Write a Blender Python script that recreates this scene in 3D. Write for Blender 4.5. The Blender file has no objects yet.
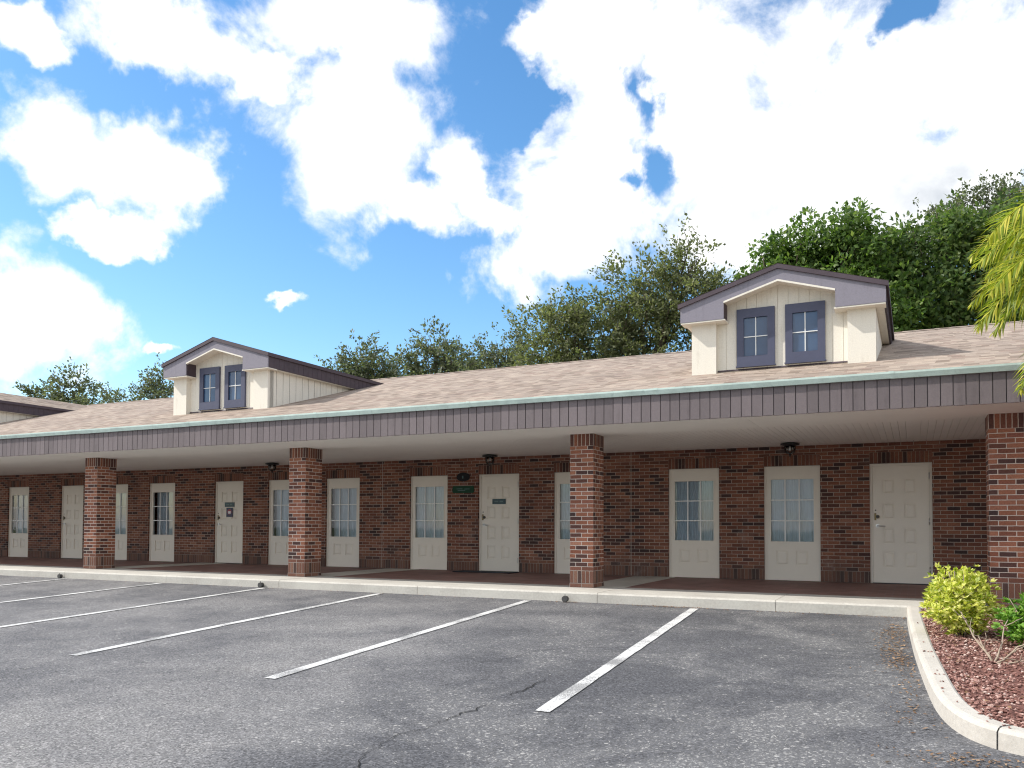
import bpy, bmesh, math, random
from mathutils import Vector, noise, Matrix
R = math.radians
random.seed(7)
sc = bpy.context.scene
col = sc.collection

# ------------------------------------------------------------------ node helpers
class NT:
    def __init__(s, tree):
        s.t = tree; s.n = tree.nodes; s.l = tree.links
    def new(s, kind, **kw):
        nd = s.n.new(kind)
        for k, v in kw.items(): setattr(nd, k, v)
        return nd
    def put(s, sock, v):
        if isinstance(v, bpy.types.NodeSocket): s.l.new(v, sock)
        elif v is not None:
            if sock.type == 'RGBA' and len(v) == 3: v = (*v, 1)
            sock.default_value = v
    def math(s, op, a, b=None, c=None, clamp=False):
        nd = s.new('ShaderNodeMath', operation=op); nd.use_clamp = clamp
        s.put(nd.inputs[0], a)
        if b is not None: s.put(nd.inputs[1], b)
        if c is not None: s.put(nd.inputs[2], c)
        return nd.outputs[0]
    def vmath(s, op, a, b=None, out=0):
        nd = s.new('ShaderNodeVectorMath', operation=op)
        s.put(nd.inputs[0], a)
        if b is not None: s.put(nd.inputs[1], b)
        return nd.outputs[out]
    def noise(s, vec, scale, detail=4, rough=.55, out='Fac', dist=0):
        nd = s.new('ShaderNodeTexNoise')
        if vec is not None: s.l.new(vec, nd.inputs['Vector'])
        nd.inputs['Scale'].default_value = scale; nd.inputs['Detail'].default_value = detail
        nd.inputs['Roughness'].default_value = rough; nd.inputs['Distortion'].default_value = dist
        return nd.outputs[out]
    def voronoi(s, vec, scale, out='Distance', feature='F1', rnd=1):
        nd = s.new('ShaderNodeTexVoronoi', feature=feature)
        if vec is not None: s.l.new(vec, nd.inputs['Vector'])
        nd.inputs['Scale'].default_value = scale; nd.inputs['Randomness'].default_value = rnd
        return nd.outputs[out]
    def ramp(s, fac, stops, interp='LINEAR'):
        nd = s.new('ShaderNodeValToRGB'); r = nd.color_ramp; r.interpolation = interp
        while len(r.elements) < len(stops): r.elements.new(.5)
        for e, (p, c) in zip(r.elements, stops):
            e.position = p; e.color = (*c, 1) if len(c) == 3 else c
        s.l.new(fac, nd.inputs[0]); return nd.outputs[0]
    def step(s, x, lo, hi):
        nd = s.new('ShaderNodeMapRange', interpolation_type='SMOOTHSTEP')
        s.put(nd.inputs[0], x); nd.inputs[1].default_value = lo; nd.inputs[2].default_value = hi
        return nd.outputs[0]
    def mix(s, fac, a, b, blend='MIX'):
        nd = s.new('ShaderNodeMix', data_type='RGBA', blend_type=blend)
        s.put(nd.inputs['Factor'], fac); s.put(nd.inputs[6], a); s.put(nd.inputs[7], b)
        return nd.outputs[2]
    def sep(s, v):
        nd = s.new('ShaderNodeSeparateXYZ'); s.l.new(v, nd.inputs[0]); return nd.outputs
    def comb(s, x, y, z=0.0):
        nd = s.new('ShaderNodeCombineXYZ')
        for i, v in enumerate((x, y, z)): s.put(nd.inputs[i], v)
        return nd.outputs[0]
    def bump(s, h, strength=.5, dist=.01):
        nd = s.new('ShaderNodeBump'); s.l.new(h, nd.inputs['Height'])
        nd.inputs['Strength'].default_value = strength; nd.inputs['Distance'].default_value = dist
        return nd.outputs[0]

def mat(name):
    m = bpy.data.materials.new(name); m.use_nodes = True
    t = NT(m.node_tree); p = m.node_tree.nodes['Principled BSDF']
    tc = t.new('ShaderNodeTexCoord')
    return m, t, p, tc

def simple(name, rgb, rough=.6, var=.12, scale=3.0, metal=0, bump=0.0, spec=.5, dirt=None):
    """plain surface with a little mottling, fine grain and optional dirt"""
    m, t, p, tc = mat(name)
    o = tc.outputs['Object']
    n1 = t.noise(o, scale, 6, .6); n2 = t.noise(o, scale*23, 3, .6)
    f = t.math('ADD', t.math('MULTIPLY', n1, .7), t.math('MULTIPLY', n2, .3))
    c = t.ramp(f, [(.3, tuple(x*(1-var) for x in rgb)), (.7, tuple(min(1, x*(1+var)) for x in rgb))])
    if dirt:
        d = t.step(t.noise(o, scale*1.7, 8, .7), .55, .75)
        c = t.mix(t.math('MULTIPLY', d, .6), c, dirt)
    t.put(p.inputs['Base Color'], c)
    p.inputs['Roughness'].default_value = rough; p.inputs['Metallic'].default_value = metal
    p.inputs['Specular IOR Level'].default_value = spec
    if bump: t.put(p.inputs['Normal'], t.bump(f, bump, .01))
    return m

BRICKS = [(0.0, (.042,.027,.026)), (.12, (.066,.034,.030)), (.24, (.116,.050,.035)), (.42, (.162,.065,.042)),
          (.62, (.198,.084,.052)), (.8, (.235,.106,.066)), (.93, (.17,.070,.050)), (1.0, (.27,.14,.095))]
def brick(name, soldier=False, mortar=(.30,.245,.20), gain=1.0, mw=.0062):
    m, t, p, tc = mat(name)
    u, v, _ = t.sep(tc.outputs['UV'])
    BL, CH = (.0677, .2030) if soldier else (.2030, .0677)
    wob = t.noise(tc.outputs['Object'], 11, 3)
    wob = t.math('MULTIPLY', t.math('SUBTRACT', wob, .5), .006)
    u = t.math('ADD', u, wob); v = t.math('ADD', v, wob)
    vr = t.math('DIVIDE', v, CH); row = t.math('FLOOR', vr)
    off = 0.0 if soldier else t.math('MULTIPLY', t.math('FLOORED_MODULO', row, 2.0), .5)
    ur = t.math('ADD', t.math('DIVIDE', u, BL), off); cl = t.math('FLOOR', ur)
    fu = t.math('SUBTRACT', ur, cl); fv = t.math('SUBTRACT', vr, row)
    du = t.math('MULTIPLY', t.math('MINIMUM', fu, t.math('SUBTRACT', 1.0, fu)), BL)
    dv = t.math('MULTIPLY', t.math('MINIMUM', fv, t.math('SUBTRACT', 1.0, fv)), CH)
    d = t.math('MINIMUM', du, dv)
    face = t.step(d, mw*.55, mw)
    wn = t.new('ShaderNodeTexWhiteNoise', noise_dimensions='2D'); t.put(wn.inputs['Vector'], t.comb(cl, row))
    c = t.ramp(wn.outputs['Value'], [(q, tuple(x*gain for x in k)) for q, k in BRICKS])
    n = t.noise(tc.outputs['Object'], 55, 5, .65); big = t.noise(tc.outputs['Object'], 1.3, 4, .6)
    c = t.mix(1.0, c, t.ramp(n, [(.25, (.6,.6,.62)), (.75, (1.35,1.3,1.25))]), 'MULTIPLY')
    c = t.mix(1.0, c, t.ramp(big, [(.3, (.8,.8,.82)), (.7, (1.15,1.12,1.1))]), 'MULTIPLY')
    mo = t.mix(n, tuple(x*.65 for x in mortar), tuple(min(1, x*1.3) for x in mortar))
    mo = t.mix(1.0, mo, t.ramp(big, [(.3, (.7,.7,.72)), (.72, (1.25,1.22,1.2))]), 'MULTIPLY')
    t.put(p.inputs['Base Color'], t.mix(face, mo, c))
    p.inputs['Roughness'].default_value = .85; p.inputs['Specular IOR Level'].default_value = .3
    ds = t.math('MULTIPLY', t.step(t.math('ADD', t.sep(tc.outputs['UV'])[1], t.math('MULTIPLY', t.noise(tc.outputs['Object'], 2.2, 6, .7), -.75)), .12, -.28), .45)
    dirt = p.inputs['Base Color'].links[0].from_socket       # splash dirt and lime bloom near the floor
    t.put(p.inputs['Base Color'], t.mix(t.math('MULTIPLY', t.step(t.noise(tc.outputs['Object'], 1.9, 7, .7), .57, .72), .22), t.mix(ds, dirt, (.10,.075,.065)), (.36,.31,.28)))
    h = t.math('ADD', t.math('MULTIPLY', face, .8), t.math('MULTIPLY', n, .25))
    t.put(p.inputs['Normal'], t.bump(h, .7, .008))
    return m

# ------------------------------------------------------------------ mesh builder
class MB:
    def __init__(s): s.v = []; s.f = []; s.mi = []; s.uv = []; s.smooth = []
    def face(s, pts, mi=0, uv=None, uvo=(0,0), smooth=False):
        b = len(s.v); s.v.extend([tuple(p) for p in pts]); s.f.append(tuple(range(b, b+len(pts)))); s.mi.append(mi); s.smooth.append(smooth)
        if uv is None:
            p0, p1, p2 = Vector(pts[0]), Vector(pts[1]), Vector(pts[2])
            n = (p1-p0).cross(p2-p0); a = max(range(3), key=lambda i: abs(n[i]))
            ax = {0:(1,2), 1:(0,2), 2:(0,1)}[a]
            uv = [(p[ax[0]]+uvo[0], p[ax[1]]+uvo[1]) for p in pts]
        s.uv.extend(uv)
    def box(s, x0, x1, y0, y1, z0, z1, mi=0, uvo=(0,0), skip=''):
        P = [(x,y,z) for z in (z0,z1) for y in (y0,y1) for x in (x0,x1)]
        for k, q in {'b':(0,2,3,1), 't':(4,5,7,6), 'f':(0,1,5,4), 'k':(2,6,7,3), 'l':(0,4,6,2), 'r':(1,3,7,5)}.items():
            if k not in skip: s.face([P[i] for i in q], mi, uvo=uvo)
    def prism(s, poly, axis, a0, a1, mi=0):
        """poly: 2-D outline in the plane normal to axis, counter-clockwise seen from +axis"""
        def P(q, a):
            return (a, q[0], q[1]) if axis == 'x' else (q[0], a, q[1]) if axis == 'y' else (q[0], q[1], a)
        n = len(poly)
        A = [P(q, a0) for q in poly]; B = [P(q, a1) for q in poly]
        flip = axis == 'y'
        s.face(A if flip else A[::-1], mi); s.face(B[::-1] if flip else B, mi)
        for i in range(n):
            j = (i+1) % n
            q = [A[i], A[j], B[j], B[i]]
            s.face(q[::-1] if flip else q, mi)
    def tube(s, pts, rad, seg=8, mi=0, cap=True, smooth=True):
        rings = []
        for i, p in enumerate(pts):
            p = Vector(p); r = rad[i] if isinstance(rad, (list, tuple)) else rad
            d = (Vector(pts[min(i+1, len(pts)-1)]) - Vector(pts[max(i-1, 0)])).normalized()
            a = d.orthogonal().normalized() if abs(d.z) > .9 else Vector((0,0,1)).cross(d).normalized()
            if abs(d.z) > .9: a = (Vector((1,0,0)) - d*d.x).normalized()
            b = d.cross(a)
            rings.append([tuple(p + a*r*math.cos(2*math.pi*k/seg) + b*r*math.sin(2*math.pi*k/seg)) for k in range(seg)])
        base = len(s.v)
        for rg in rings: s.v.extend(rg)
        for i in range(len(rings)-1):
            for k in range(seg):
                k2 = (k+1) % seg
                s.f.append((base+i*seg+k, base+i*seg+k2, base+(i+1)*seg+k2, base+(i+1)*seg+k)); s.mi.append(mi); s.smooth.append(smooth)
                s.uv.extend([(0,0)]*4)
        if cap:
            s.f.append(tuple(base+k for k in range(seg))[::-1]); s.mi.append(mi); s.smooth.append(False); s.uv.extend([(0,0)]*seg)
            s.f.append(tuple(base+(len(rings)-1)*seg+k for k in range(seg))); s.mi.append(mi); s.smooth.append(False); s.uv.extend([(0,0)]*seg)
    def lathe(s, prof, c, seg=20, mi=0):
        s.tube([(c[0], c[1], c[2]+z) for r, z in prof], [r for r, z in prof], seg, mi)
    def build(s, name, mats, parent=None, loc=None, bevel=0):
        me = bpy.data.meshes.new(name); me.from_pydata(s.v, [], s.f)
        if not isinstance(mats, (list, tuple)): mats = [mats]
        for m in mats: me.materials.append(m)
        me.polygons.foreach_set('material_index', s.mi)
        me.polygons.foreach_set('use_smooth', s.smooth)
        uvl = me.uv_layers.new(name='UVMap'); uvl.data.foreach_set('uv', [c for q in s.uv for c in q])
        me.update()
        if bevel:
            bm = bmesh.new(); bm.from_mesh(me); bmesh.ops.remove_doubles(bm, verts=bm.verts, dist=1e-5)
            bm.to_mesh(me); bm.free()
        o = bpy.data.objects.new(name, me); col.objects.link(o)
        if parent: o.parent = parent
        if loc: o.location = loc
        if bevel:
            b = o.modifiers.new('edge', 'BEVEL'); b.width = bevel; b.segments = 2; b.limit_method = 'ANGLE'; b.angle_limit = R(35)
        return o

def tag(o, label=None, cat=None, group=None, kind=None):
    if label: o['label'] = label
    if cat: o['category'] = cat
    if group: o['group'] = group
    if kind: o['kind'] = kind
    return o
def empty(name, loc, parent=None):
    o = bpy.data.objects.new(name, None); col.objects.link(o); o.location = loc; o.empty_display_size = .2
    if parent: o.parent = parent
    return o
def copy_tree(o, parent):
    c = o.copy(); col.objects.link(c); c.parent = parent
    for ch in list(o.children): copy_tree(ch, c)
    return c

# ------------------------------------------------------------------ materials
M = {}
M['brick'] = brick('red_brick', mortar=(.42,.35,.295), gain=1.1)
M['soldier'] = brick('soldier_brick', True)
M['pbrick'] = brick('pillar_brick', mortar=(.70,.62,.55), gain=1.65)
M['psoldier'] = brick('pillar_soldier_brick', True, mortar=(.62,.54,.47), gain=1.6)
M['cream'] = simple('cream_door_paint', (.76,.70,.61), .5, .05, 2)
M['muntin'] = simple('white_muntin_paint', (.78,.79,.78), .45, .04, 3)
def weathered(name, base, stain, rough=.65, isl=.0, k=.55):
    m, t, p, tc = mat(name); o = tc.outputs['Object']
    st_ = t.noise(t.vmath('MULTIPLY', o, (7, 7, .9)), 1.6, 7, .65); bl = t.noise(o, 1.7, 7, .7); gr_ = t.noise(o, 60, 3, .6)
    f = t.step(t.math('ADD', t.math('MULTIPLY', st_, .55), t.math('MULTIPLY', bl, .45)), .50, .70)
    c = t.mix(t.math('MULTIPLY', f, k), base, stain)
    c = t.mix(1.0, c, t.ramp(gr_, [(.3, (.93,.93,.93)), (.7, (1.06,1.06,1.06))]), 'MULTIPLY')
    if isl:
        g_ = t.new('ShaderNodeNewGeometry'); c = t.mix(1.0, c, t.ramp(g_.outputs['Random Per Island'], [(0, (1-isl,)*3), (1, (1+isl,)*3)]), 'MULTIPLY')
    t.put(p.inputs['Base Color'], c); p.inputs['Roughness'].default_value = rough; p.inputs['Specular IOR Level'].default_value = .3
    t.put(p.inputs['Normal'], t.bump(t.math('ADD', st_, t.math('MULTIPLY', gr_, .3)), .25, .006)); return m
M['siding'] = weathered('cream_siding', (.80,.755,.66), (.56,.49,.39))
M['purple'] = weathered('weathered_purple_grey_board', (.172,.143,.147), (.110,.090,.092), .6, .13, .7)
M['lilac'] = weathered('weathered_lilac_trim', (.245,.230,.270), (.145,.130,.155), .6, 0, .75)
M['darktrim'] = simple('dark_plum_trim', (.066,.046,.058), .6, .2, 6)
M['winframe'] = simple('slate_blue_frame', (.068,.074,.125), .5, .12, 6)
M['soffit'] = simple('white_soffit_paint', (.86,.83,.78), .65, .05, 1.2)
M['gutter'] = simple('verdigris_gutter_metal', (.56,.68,.62), .45, .2, 5, dirt=(.30,.40,.37))
M['metal_black'] = simple('black_painted_metal', (.013,.013,.014), .4, .2, 20)
M['steel'] = simple('brushed_steel', (.62,.62,.63), .28, .05, 30, metal=1)
M['brass'] = simple('aged_brass', (.20,.15,.075), .45, .2, 30, metal=1)
M['rubber'] = simple('dark_rubber_mat', (.018,.022,.030), .8, .25, 40, bump=.4)
M['plaque_black'] = simple('black_plaque_enamel', (.008,.008,.010), .5, .2, 10, spec=.2)
M['plaque_green'] = simple('green_plaque_enamel', (.006,.048,.022), .5, .25, 10, spec=.2)
M['plaque_teal'] = simple('dark_teal_plate', (.012,.045,.055), .35, .2, 10)
M['plate_pale'] = simple('pale_engraving', (.07,.13,.13), .4, .2, 30)
M['notice_blue'] = simple('navy_notice_print', (.014,.016,.060), .4, .2, 20)
M['notice_red'] = simple('red_notice_print', (.30,.022,.045), .4, .1, 20)
M['notice_white'] = simple('white_notice_print', (.7,.68,.7), .4, .05, 20)
M['interior'] = simple('dim_interior', (.03,.03,.03), .9, .1, 2)
M['plastic_pipe'] = simple('weathered_grey_pipe', (.055,.055,.055), .6, .35, 30)
M['bark'] = simple('grey_brown_bark', (.10,.078,.058), .9, .35, 9, bump=.6)
M['twig'] = simple('bleached_dead_twig', (.34,.27,.205), .85, .3, 20)

def pane_mat(name, tint):
    m, t, p, tc = mat(name)
    t.n.remove(p); out = t.n['Material Output']
    tr = t.new('ShaderNodeBsdfTransparent'); tr.inputs[0].default_value = (*tint, 1)
    gl = t.new('ShaderNodeBsdfGlossy'); gl.inputs['Roughness'].default_value = .02
    b = t.bump(t.noise(tc.outputs['Object'], 2.2, 2), .05, .02); t.l.new(b, gl.inputs['Normal'])
    fr = t.new('ShaderNodeFresnel'); fr.inputs[0].default_value = 1.52
    mx = t.new('ShaderNodeMixShader'); t.l.new(t.math('MULTIPLY', fr.outputs[0], 1.7, clamp=True), mx.inputs[0])
    t.l.new(tr.outputs[0], mx.inputs[1]); t.l.new(gl.outputs[0], mx.inputs[2]); t.l.new(mx.outputs[0], out.inputs[0])
    return m
M['pane'] = pane_mat('window_glass', (.82,.90,.96))
M['shade_glass'] = pane_mat('lamp_glass', (.85,.85,.83))
M['curtain'] = simple('sheer_white_blind', (.60,.625,.64), .8, .05, 4)
m, t, p, tc = mat('dormer_window_glass')       # tinted glass over a closed attic: dark blue body, mirror-like skin
t.put(p.inputs['Base Color'], t.ramp(t.noise(tc.outputs['Object'], 2.5, 3), [(.3, (.030,.065,.135)), (.7, (.05,.10,.19))]))
p.inputs['Roughness'].default_value = .06; p.inputs['IOR'].default_value = 1.6
M['dormer_glass'] = m

# shingles
m, t, p, tc = mat('tan_asphalt_shingle')
u, v, _ = t.sep(tc.outputs['UV'])
vr = t.math('DIVIDE', v, .14); row = t.math('FLOOR', vr); fv = t.math('SUBTRACT', vr, row)
wn0 = t.new('ShaderNodeTexWhiteNoise', noise_dimensions='1D'); t.put(wn0.inputs['W'], row)
ur = t.math('ADD', t.math('DIVIDE', u, .17), t.math('MULTIPLY', wn0.outputs['Value'], 7.0)); cl = t.math('FLOOR', ur); fu = t.math('SUBTRACT', ur, cl)
wn = t.new('ShaderNodeTexWhiteNoise', noise_dimensions='2D'); t.put(wn.inputs['Vector'], t.comb(cl, row))
c = t.ramp(wn.outputs['Value'], [(0, (.24,.188,.150)), (.25, (.325,.266,.220)), (.55, (.385,.318,.265)), (.8, (.455,.375,.305)), (1, (.29,.215,.18))])
g = t.noise(tc.outputs['Object'], 140, 2, .7); bg = t.noise(tc.outputs['Object'], .5, 5, .6)
c = t.mix(1.0, c, t.ramp(g, [(.3, (.72,.72,.74)), (.7, (1.22,1.2,1.18))]), 'MULTIPLY')
c = t.mix(1.0, c, t.ramp(bg, [(.3, (.87,.86,.86)), (.7, (1.1,1.1,1.09))]), 'MULTIPLY')
thick = t.math('GREATER_THAN', wn.outputs['Value'], .5)
h = t.math('ADD', t.math('ADD', t.math('MULTIPLY', t.math('SUBTRACT', 1.0, fv), 1.0), t.math('MULTIPLY', thick, .45)), t.math('MULTIPLY', g, .3))
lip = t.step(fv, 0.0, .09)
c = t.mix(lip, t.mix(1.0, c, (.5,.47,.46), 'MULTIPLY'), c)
t.put(p.inputs['Base Color'], c); p.inputs['Roughness'].default_value = .95; p.inputs['Specular IOR Level'].default_value = .2
t.put(p.inputs['Normal'], t.bump(h, 1.0, .02))
M['shingle'] = m

# asphalt: sealed dark patches, worn paler ground, pale aggregate specks
m, t, p, tc = mat('worn_asphalt')
o = tc.outputs['Object']; x, y, z = t.sep(o)
big = t.noise(o, .22, 6, .6, dist=.4); mid = t.noise(o, 1.3, 6, .65); fine = t.noise(o, 60, 3, .7)
grn = t.voronoi(o, 85, 'Color'); gr = t.sep(grn)[0]
side = t.step(x, -6.5, -2.0)
wear = t.math('ADD', t.math('MULTIPLY', big, .55), t.math('MULTIPLY', mid, .45))
wear = t.math('SUBTRACT', wear, t.math('MULTIPLY', side, .13))
nearc = t.step(y, -13.5, -9.0)
wear = t.math('SUBTRACT', wear, t.math('MULTIPLY', nearc, .035))
c = t.ramp(wear, [(.30, (.092,.093,.101)), (.40, (.128,.128,.135)), (.50, (.190,.187,.190)), (.60, (.235,.230,.228))])
c = t.mix(1.0, c, t.ramp(gr, [(0, (.45,.45,.46)), (.3, (.8,.8,.8)), (.8, (1.15,1.15,1.15)), (1, (1.75,1.73,1.7))]), 'MULTIPLY')
c = t.mix(1.0, c, t.ramp(fine, [(.3, (.75,.75,.75)), (.7, (1.25,1.25,1.25))]), 'MULTIPLY')
pt_ = t.step(t.noise(o, .62, 8, .74, dist=.6), .44, .60)
c = t.mix(t.math('MULTIPLY', t.math('MULTIPLY', pt_, side), .34), c, (.215,.212,.210))
spot = t.step(t.noise(o, .55, 3, .5, dist=.3), .665, .72)
c = t.mix(t.math('MULTIPLY', spot, .18), c, (.060,.060,.064))
patch = t.math('MULTIPLY', t.step(t.noise(o, .62, 8, .74, dist=.6), .46, .62), t.math('ADD', t.math('MULTIPLY', side, .62), .20))
for sc_, lim, den_ in ((27, .40, .50), (58, .40, .80)):          # flaked-off sealer, two sizes of pale fleck
    sv = t.new('ShaderNodeTexVoronoi'); t.l.new(t.vmath('ADD', o, t.vmath('MULTIPLY', t.noise(o, 20, 3, .6, out='Color'), (.06, .06, 0))), sv.inputs['Vector']); sv.inputs['Scale'].default_value = sc_
    rnd_ = t.sep(sv.outputs['Color'])
    keep = t.math('GREATER_THAN', t.math('MULTIPLY', patch, den_), rnd_[1])
    dsp = t.math('ADD', sv.outputs['Distance'], t.math('MULTIPLY', t.math('SUBTRACT', t.noise(o, 90, 3, .7), .5), .7))
    spk = t.math('MULTIPLY', t.math('SUBTRACT', 1.0, t.step(dsp, lim-.12, lim)), keep)
    c = t.mix(t.math('MULTIPLY', spk, t.math('ADD', .30, t.math('MULTIPLY', rnd_[0], .6), clamp=True)), c, (.42,.41,.395))
scf = t.step(t.noise(t.vmath('MULTIPLY', o, (9.0, 30.0, 1.0)), 1.0, 4, .7), .64, .72)     # pale scuffs
c = t.mix(t.math('MULTIPLY', t.math('MULTIPLY', scf, t.step(t.noise(o, .8, 4), .46, .66)), .6), c, (.36,.355,.35))
t.put(p.inputs['Base Color'], c); p.inputs['Roughness'].default_value = .9; p.inputs['Specular IOR Level'].default_value = .3
t.put(p.inputs['Normal'], t.bump(t.math('ADD', gr, fine), .55, .006))
M['asphalt'] = m

def concrete(name, a, b, jointed=False):
    m, t, p, tc = mat(name); o = tc.outputs['Object']
    n1 = t.noise(o, 1.1, 7, .65); n2 = t.noise(o, 30, 5, .7)
    f = t.math('ADD', t.math('MULTIPLY', n1, .6), t.math('MULTIPLY', n2, .4))
    c = t.ramp(f, [(.34, b), (.55, a), (.72, tuple(min(1, x*1.12) for x in a))])
    st = t.step(t.noise(o, 3.2, 8, .75), .60, .76)
    c = t.mix(t.math('MULTIPLY', st, .55), c, tuple(x*.5 for x in b))
    t.put(p.inputs['Base Color'], c); p.inputs['Roughness'].default_value = .88; p.inputs['Specular IOR Level'].default_value = .25
    t.put(p.inputs['Normal'], t.bump(f, .5, .012)); return m
M['concrete'] = concrete('sun_bleached_concrete', (.54,.52,.47), (.39,.365,.33))
M['kerb'] = concrete('kerb_concrete', (.53,.50,.45), (.40,.37,.33))
M['mulch'] = simple('mulch_soil', (.17,.075,.06), .95, .4, 14, bump=.8)

m, t, p, tc = mat('brick_paver')
o = tc.outputs['Object']; bt = t.new('ShaderNodeTexBrick'); t.l.new(o, bt.inputs['Vector'])
bt.inputs['Scale'].default_value = 1; bt.inputs['Brick Width'].default_value = .2; bt.inputs['Row Height'].default_value = .1; bt.inputs['Mortar Size'].default_value = .004
t.put(bt.inputs['Color1'], (.20,.105,.088)); t.put(bt.inputs['Color2'], (.27,.145,.120)); t.put(bt.inputs['Mortar'], (.22,.18,.165))
c = t.mix(1.0, bt.outputs['Color'], t.ramp(t.noise(o, 1.4, 6, .65), [(.3, (.75,.75,.77)), (.7, (1.25,1.25,1.25))]), 'MULTIPLY')
t.put(p.inputs['Base Color'], c); p.inputs['Roughness'].default_value = .7
M['paver'] = m

m, t, p, tc = mat('worn_white_line_paint')
o = tc.outputs['Object']
w_ = t.step(t.math('ADD', t.math('MULTIPLY', t.noise(o, 75, 4, .75), .65), t.math('MULTIPLY', t.noise(o, 2.0, 4), .45)), .555, .60)
c = t.mix(w_, t.mix(t.noise(o, 6, 5), (.55,.55,.54), (.72,.72,.71)), (.24,.24,.24))
t.put(p.inputs['Base Color'], c); p.inputs['Roughness'].default_value = .8
M['line'] = m
M['crack'] = simple('open_crack', (.012,.012,.012), .95, .3, 30)
M['grass'] = simple('dry_lawn', (.075,.10,.035), .95, .4, 2)

def leaf_mat(name, stops, trans=.3, rough=.5):
    m, t, p, tc = mat(name); out = t.n['Material Output']
    g = t.new('ShaderNodeNewGeometry')
    c = t.ramp(g.outputs['Random Per Island'], stops)
    t.put(p.inputs['Base Color'], c); p.inputs['Roughness'].default_value = rough; p.inputs['Specular IOR Level'].default_value = .35
    tl = t.new('ShaderNodeBsdfTranslucent'); t.put(tl.inputs[0], t.mix(1.0, c, (1.25,1.35,.75), 'MULTIPLY'))
    mx = t.new('ShaderNodeMixShader'); mx.inputs[0].default_value = trans
    t.l.new(p.outputs[0], mx.inputs[1]); t.l.new(tl.outputs[0], mx.inputs[2]); t.l.new(mx.outputs[0], out.inputs[0]); return m
M['oak'] = leaf_mat('oak_leaf', [(0, (.075,.095,.042)), (.4, (.135,.158,.075)), (.75, (.185,.20,.10)), (1, (.26,.27,.16))], .5)
M['oak_grey'] = leaf_mat('grey_oak_leaf', [(0, (.065,.082,.048)), (.5, (.115,.135,.082)), (1, (.20,.215,.145))], .5)
M['green'] = leaf_mat('fresh_green_leaf', [(0, (.050,.100,.024)), (.4, (.095,.172,.038)), (.8, (.150,.235,.055)), (1, (.23,.30,.09))], .5)
M['darkgreen'] = leaf_mat('dense_green_leaf', [(0, (.048,.092,.026)), (.5, (.100,.165,.048)), (1, (.19,.25,.075))], .5)
M['croton'] = leaf_mat('yellow_variegated_leaf', [(0, (.22,.30,.03)), (.2, (.42,.48,.06)), (.5, (.66,.66,.14)), (.8, (.82,.78,.30)), (.93, (.86,.82,.42)), (1, (.28,.40,.05))], .4)
M['shrub'] = leaf_mat('bright_green_shrub_leaf', [(0, (.06,.15,.02)), (.5, (.13,.29,.035)), (1, (.26,.44,.07))], .3)
M['palm'] = leaf_mat('yellow_green_frond', [(0, (.13,.20,.025)), (.4, (.27,.34,.040)), (.75, (.48,.47,.06)), (1, (.68,.60,.13))], .4, .4)
M['dryleaf'] = leaf_mat('dry_brown_leaf', [(0, (.10,.055,.03)), (.5, (.24,.14,.075)), (1, (.42,.28,.17))], .1, .8)
M['lava'] = leaf_mat('red_lava_chip', [(0, (.095,.042,.035)), (.35, (.22,.105,.085)), (.68, (.34,.185,.155)), (.9, (.46,.30,.255)), (1, (.62,.50,.44))], .0, .9)

# ------------------------------------------------------------------ ground, lot, walk
SL = .043
def lotz(y): return -.144 - SL*(-4.5 - max(y, -24)) if y < -4.5 else -.144
gr = MB()
ys = [400, 30, 10, -2, -4.5, -24, -60, -400]
for a, b in zip(ys, ys[1:]):
    gr.face([(-400, b, lotz(b)-.05), (400, b, lotz(b)-.05), (400, a, lotz(a)-.05), (-400, a, lotz(a)-.05)])
tag(gr.build('ground', M['grass']), kind='structure')
lot = MB()
for a, b in ((-4.4, -24), (-24, -90)):
    lot.face([(-60, b, lotz(b)), (40, b, lotz(b)), (40, a, lotz(a)), (-60, a, lotz(a))])
tag(lot.build('parking_lot', M['asphalt']), kind='structure')

walk = MB()   # concrete edge band with its kerb face, cut into slabs by tooled joints
edges = [-60, -48, -40, -33.5, -27.4, -21.3, -16.2, -13.2, -10.35, -7.4, -4.25, -1.7, .12]
for a, b in zip(edges, edges[1:]):
    zz = random.uniform(-.002, .002)
    walk.prism([(-4.5, -.35), (-3.22, -.35), (-3.22, zz), (-4.475, zz), (-4.5, -.025)], 'x', a+.004, b-.004)
walk.box(-60, .11, -4.485, -3.24, -.34, -.012)
tag(walk.build('walkway_kerb', M['concrete']), kind='structure')
pv = MB(); strips = [(-16.95, -16.1), (-11.05, -10.2), (-5.06, -4.25), (.78, 1.55)]
xs = [-60] + [q for s_ in strips for q in s_] + [8]
for i in range(0, len(xs), 2): pv.box(xs[i], xs[i+1], -3.216, -.02, -.3, -.004)
pv.box(.125, .78, -3.6, -3.22, -.3, -.004)
tag(pv.build('paver_walkway', M['paver']), kind='structure')
st = MB()
for a, b in strips: st.box(a+.004, b-.004, -3.214, -.02, -.3, 0)
tag(st.build('concrete_strips', M['concrete']), kind='structure')

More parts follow.
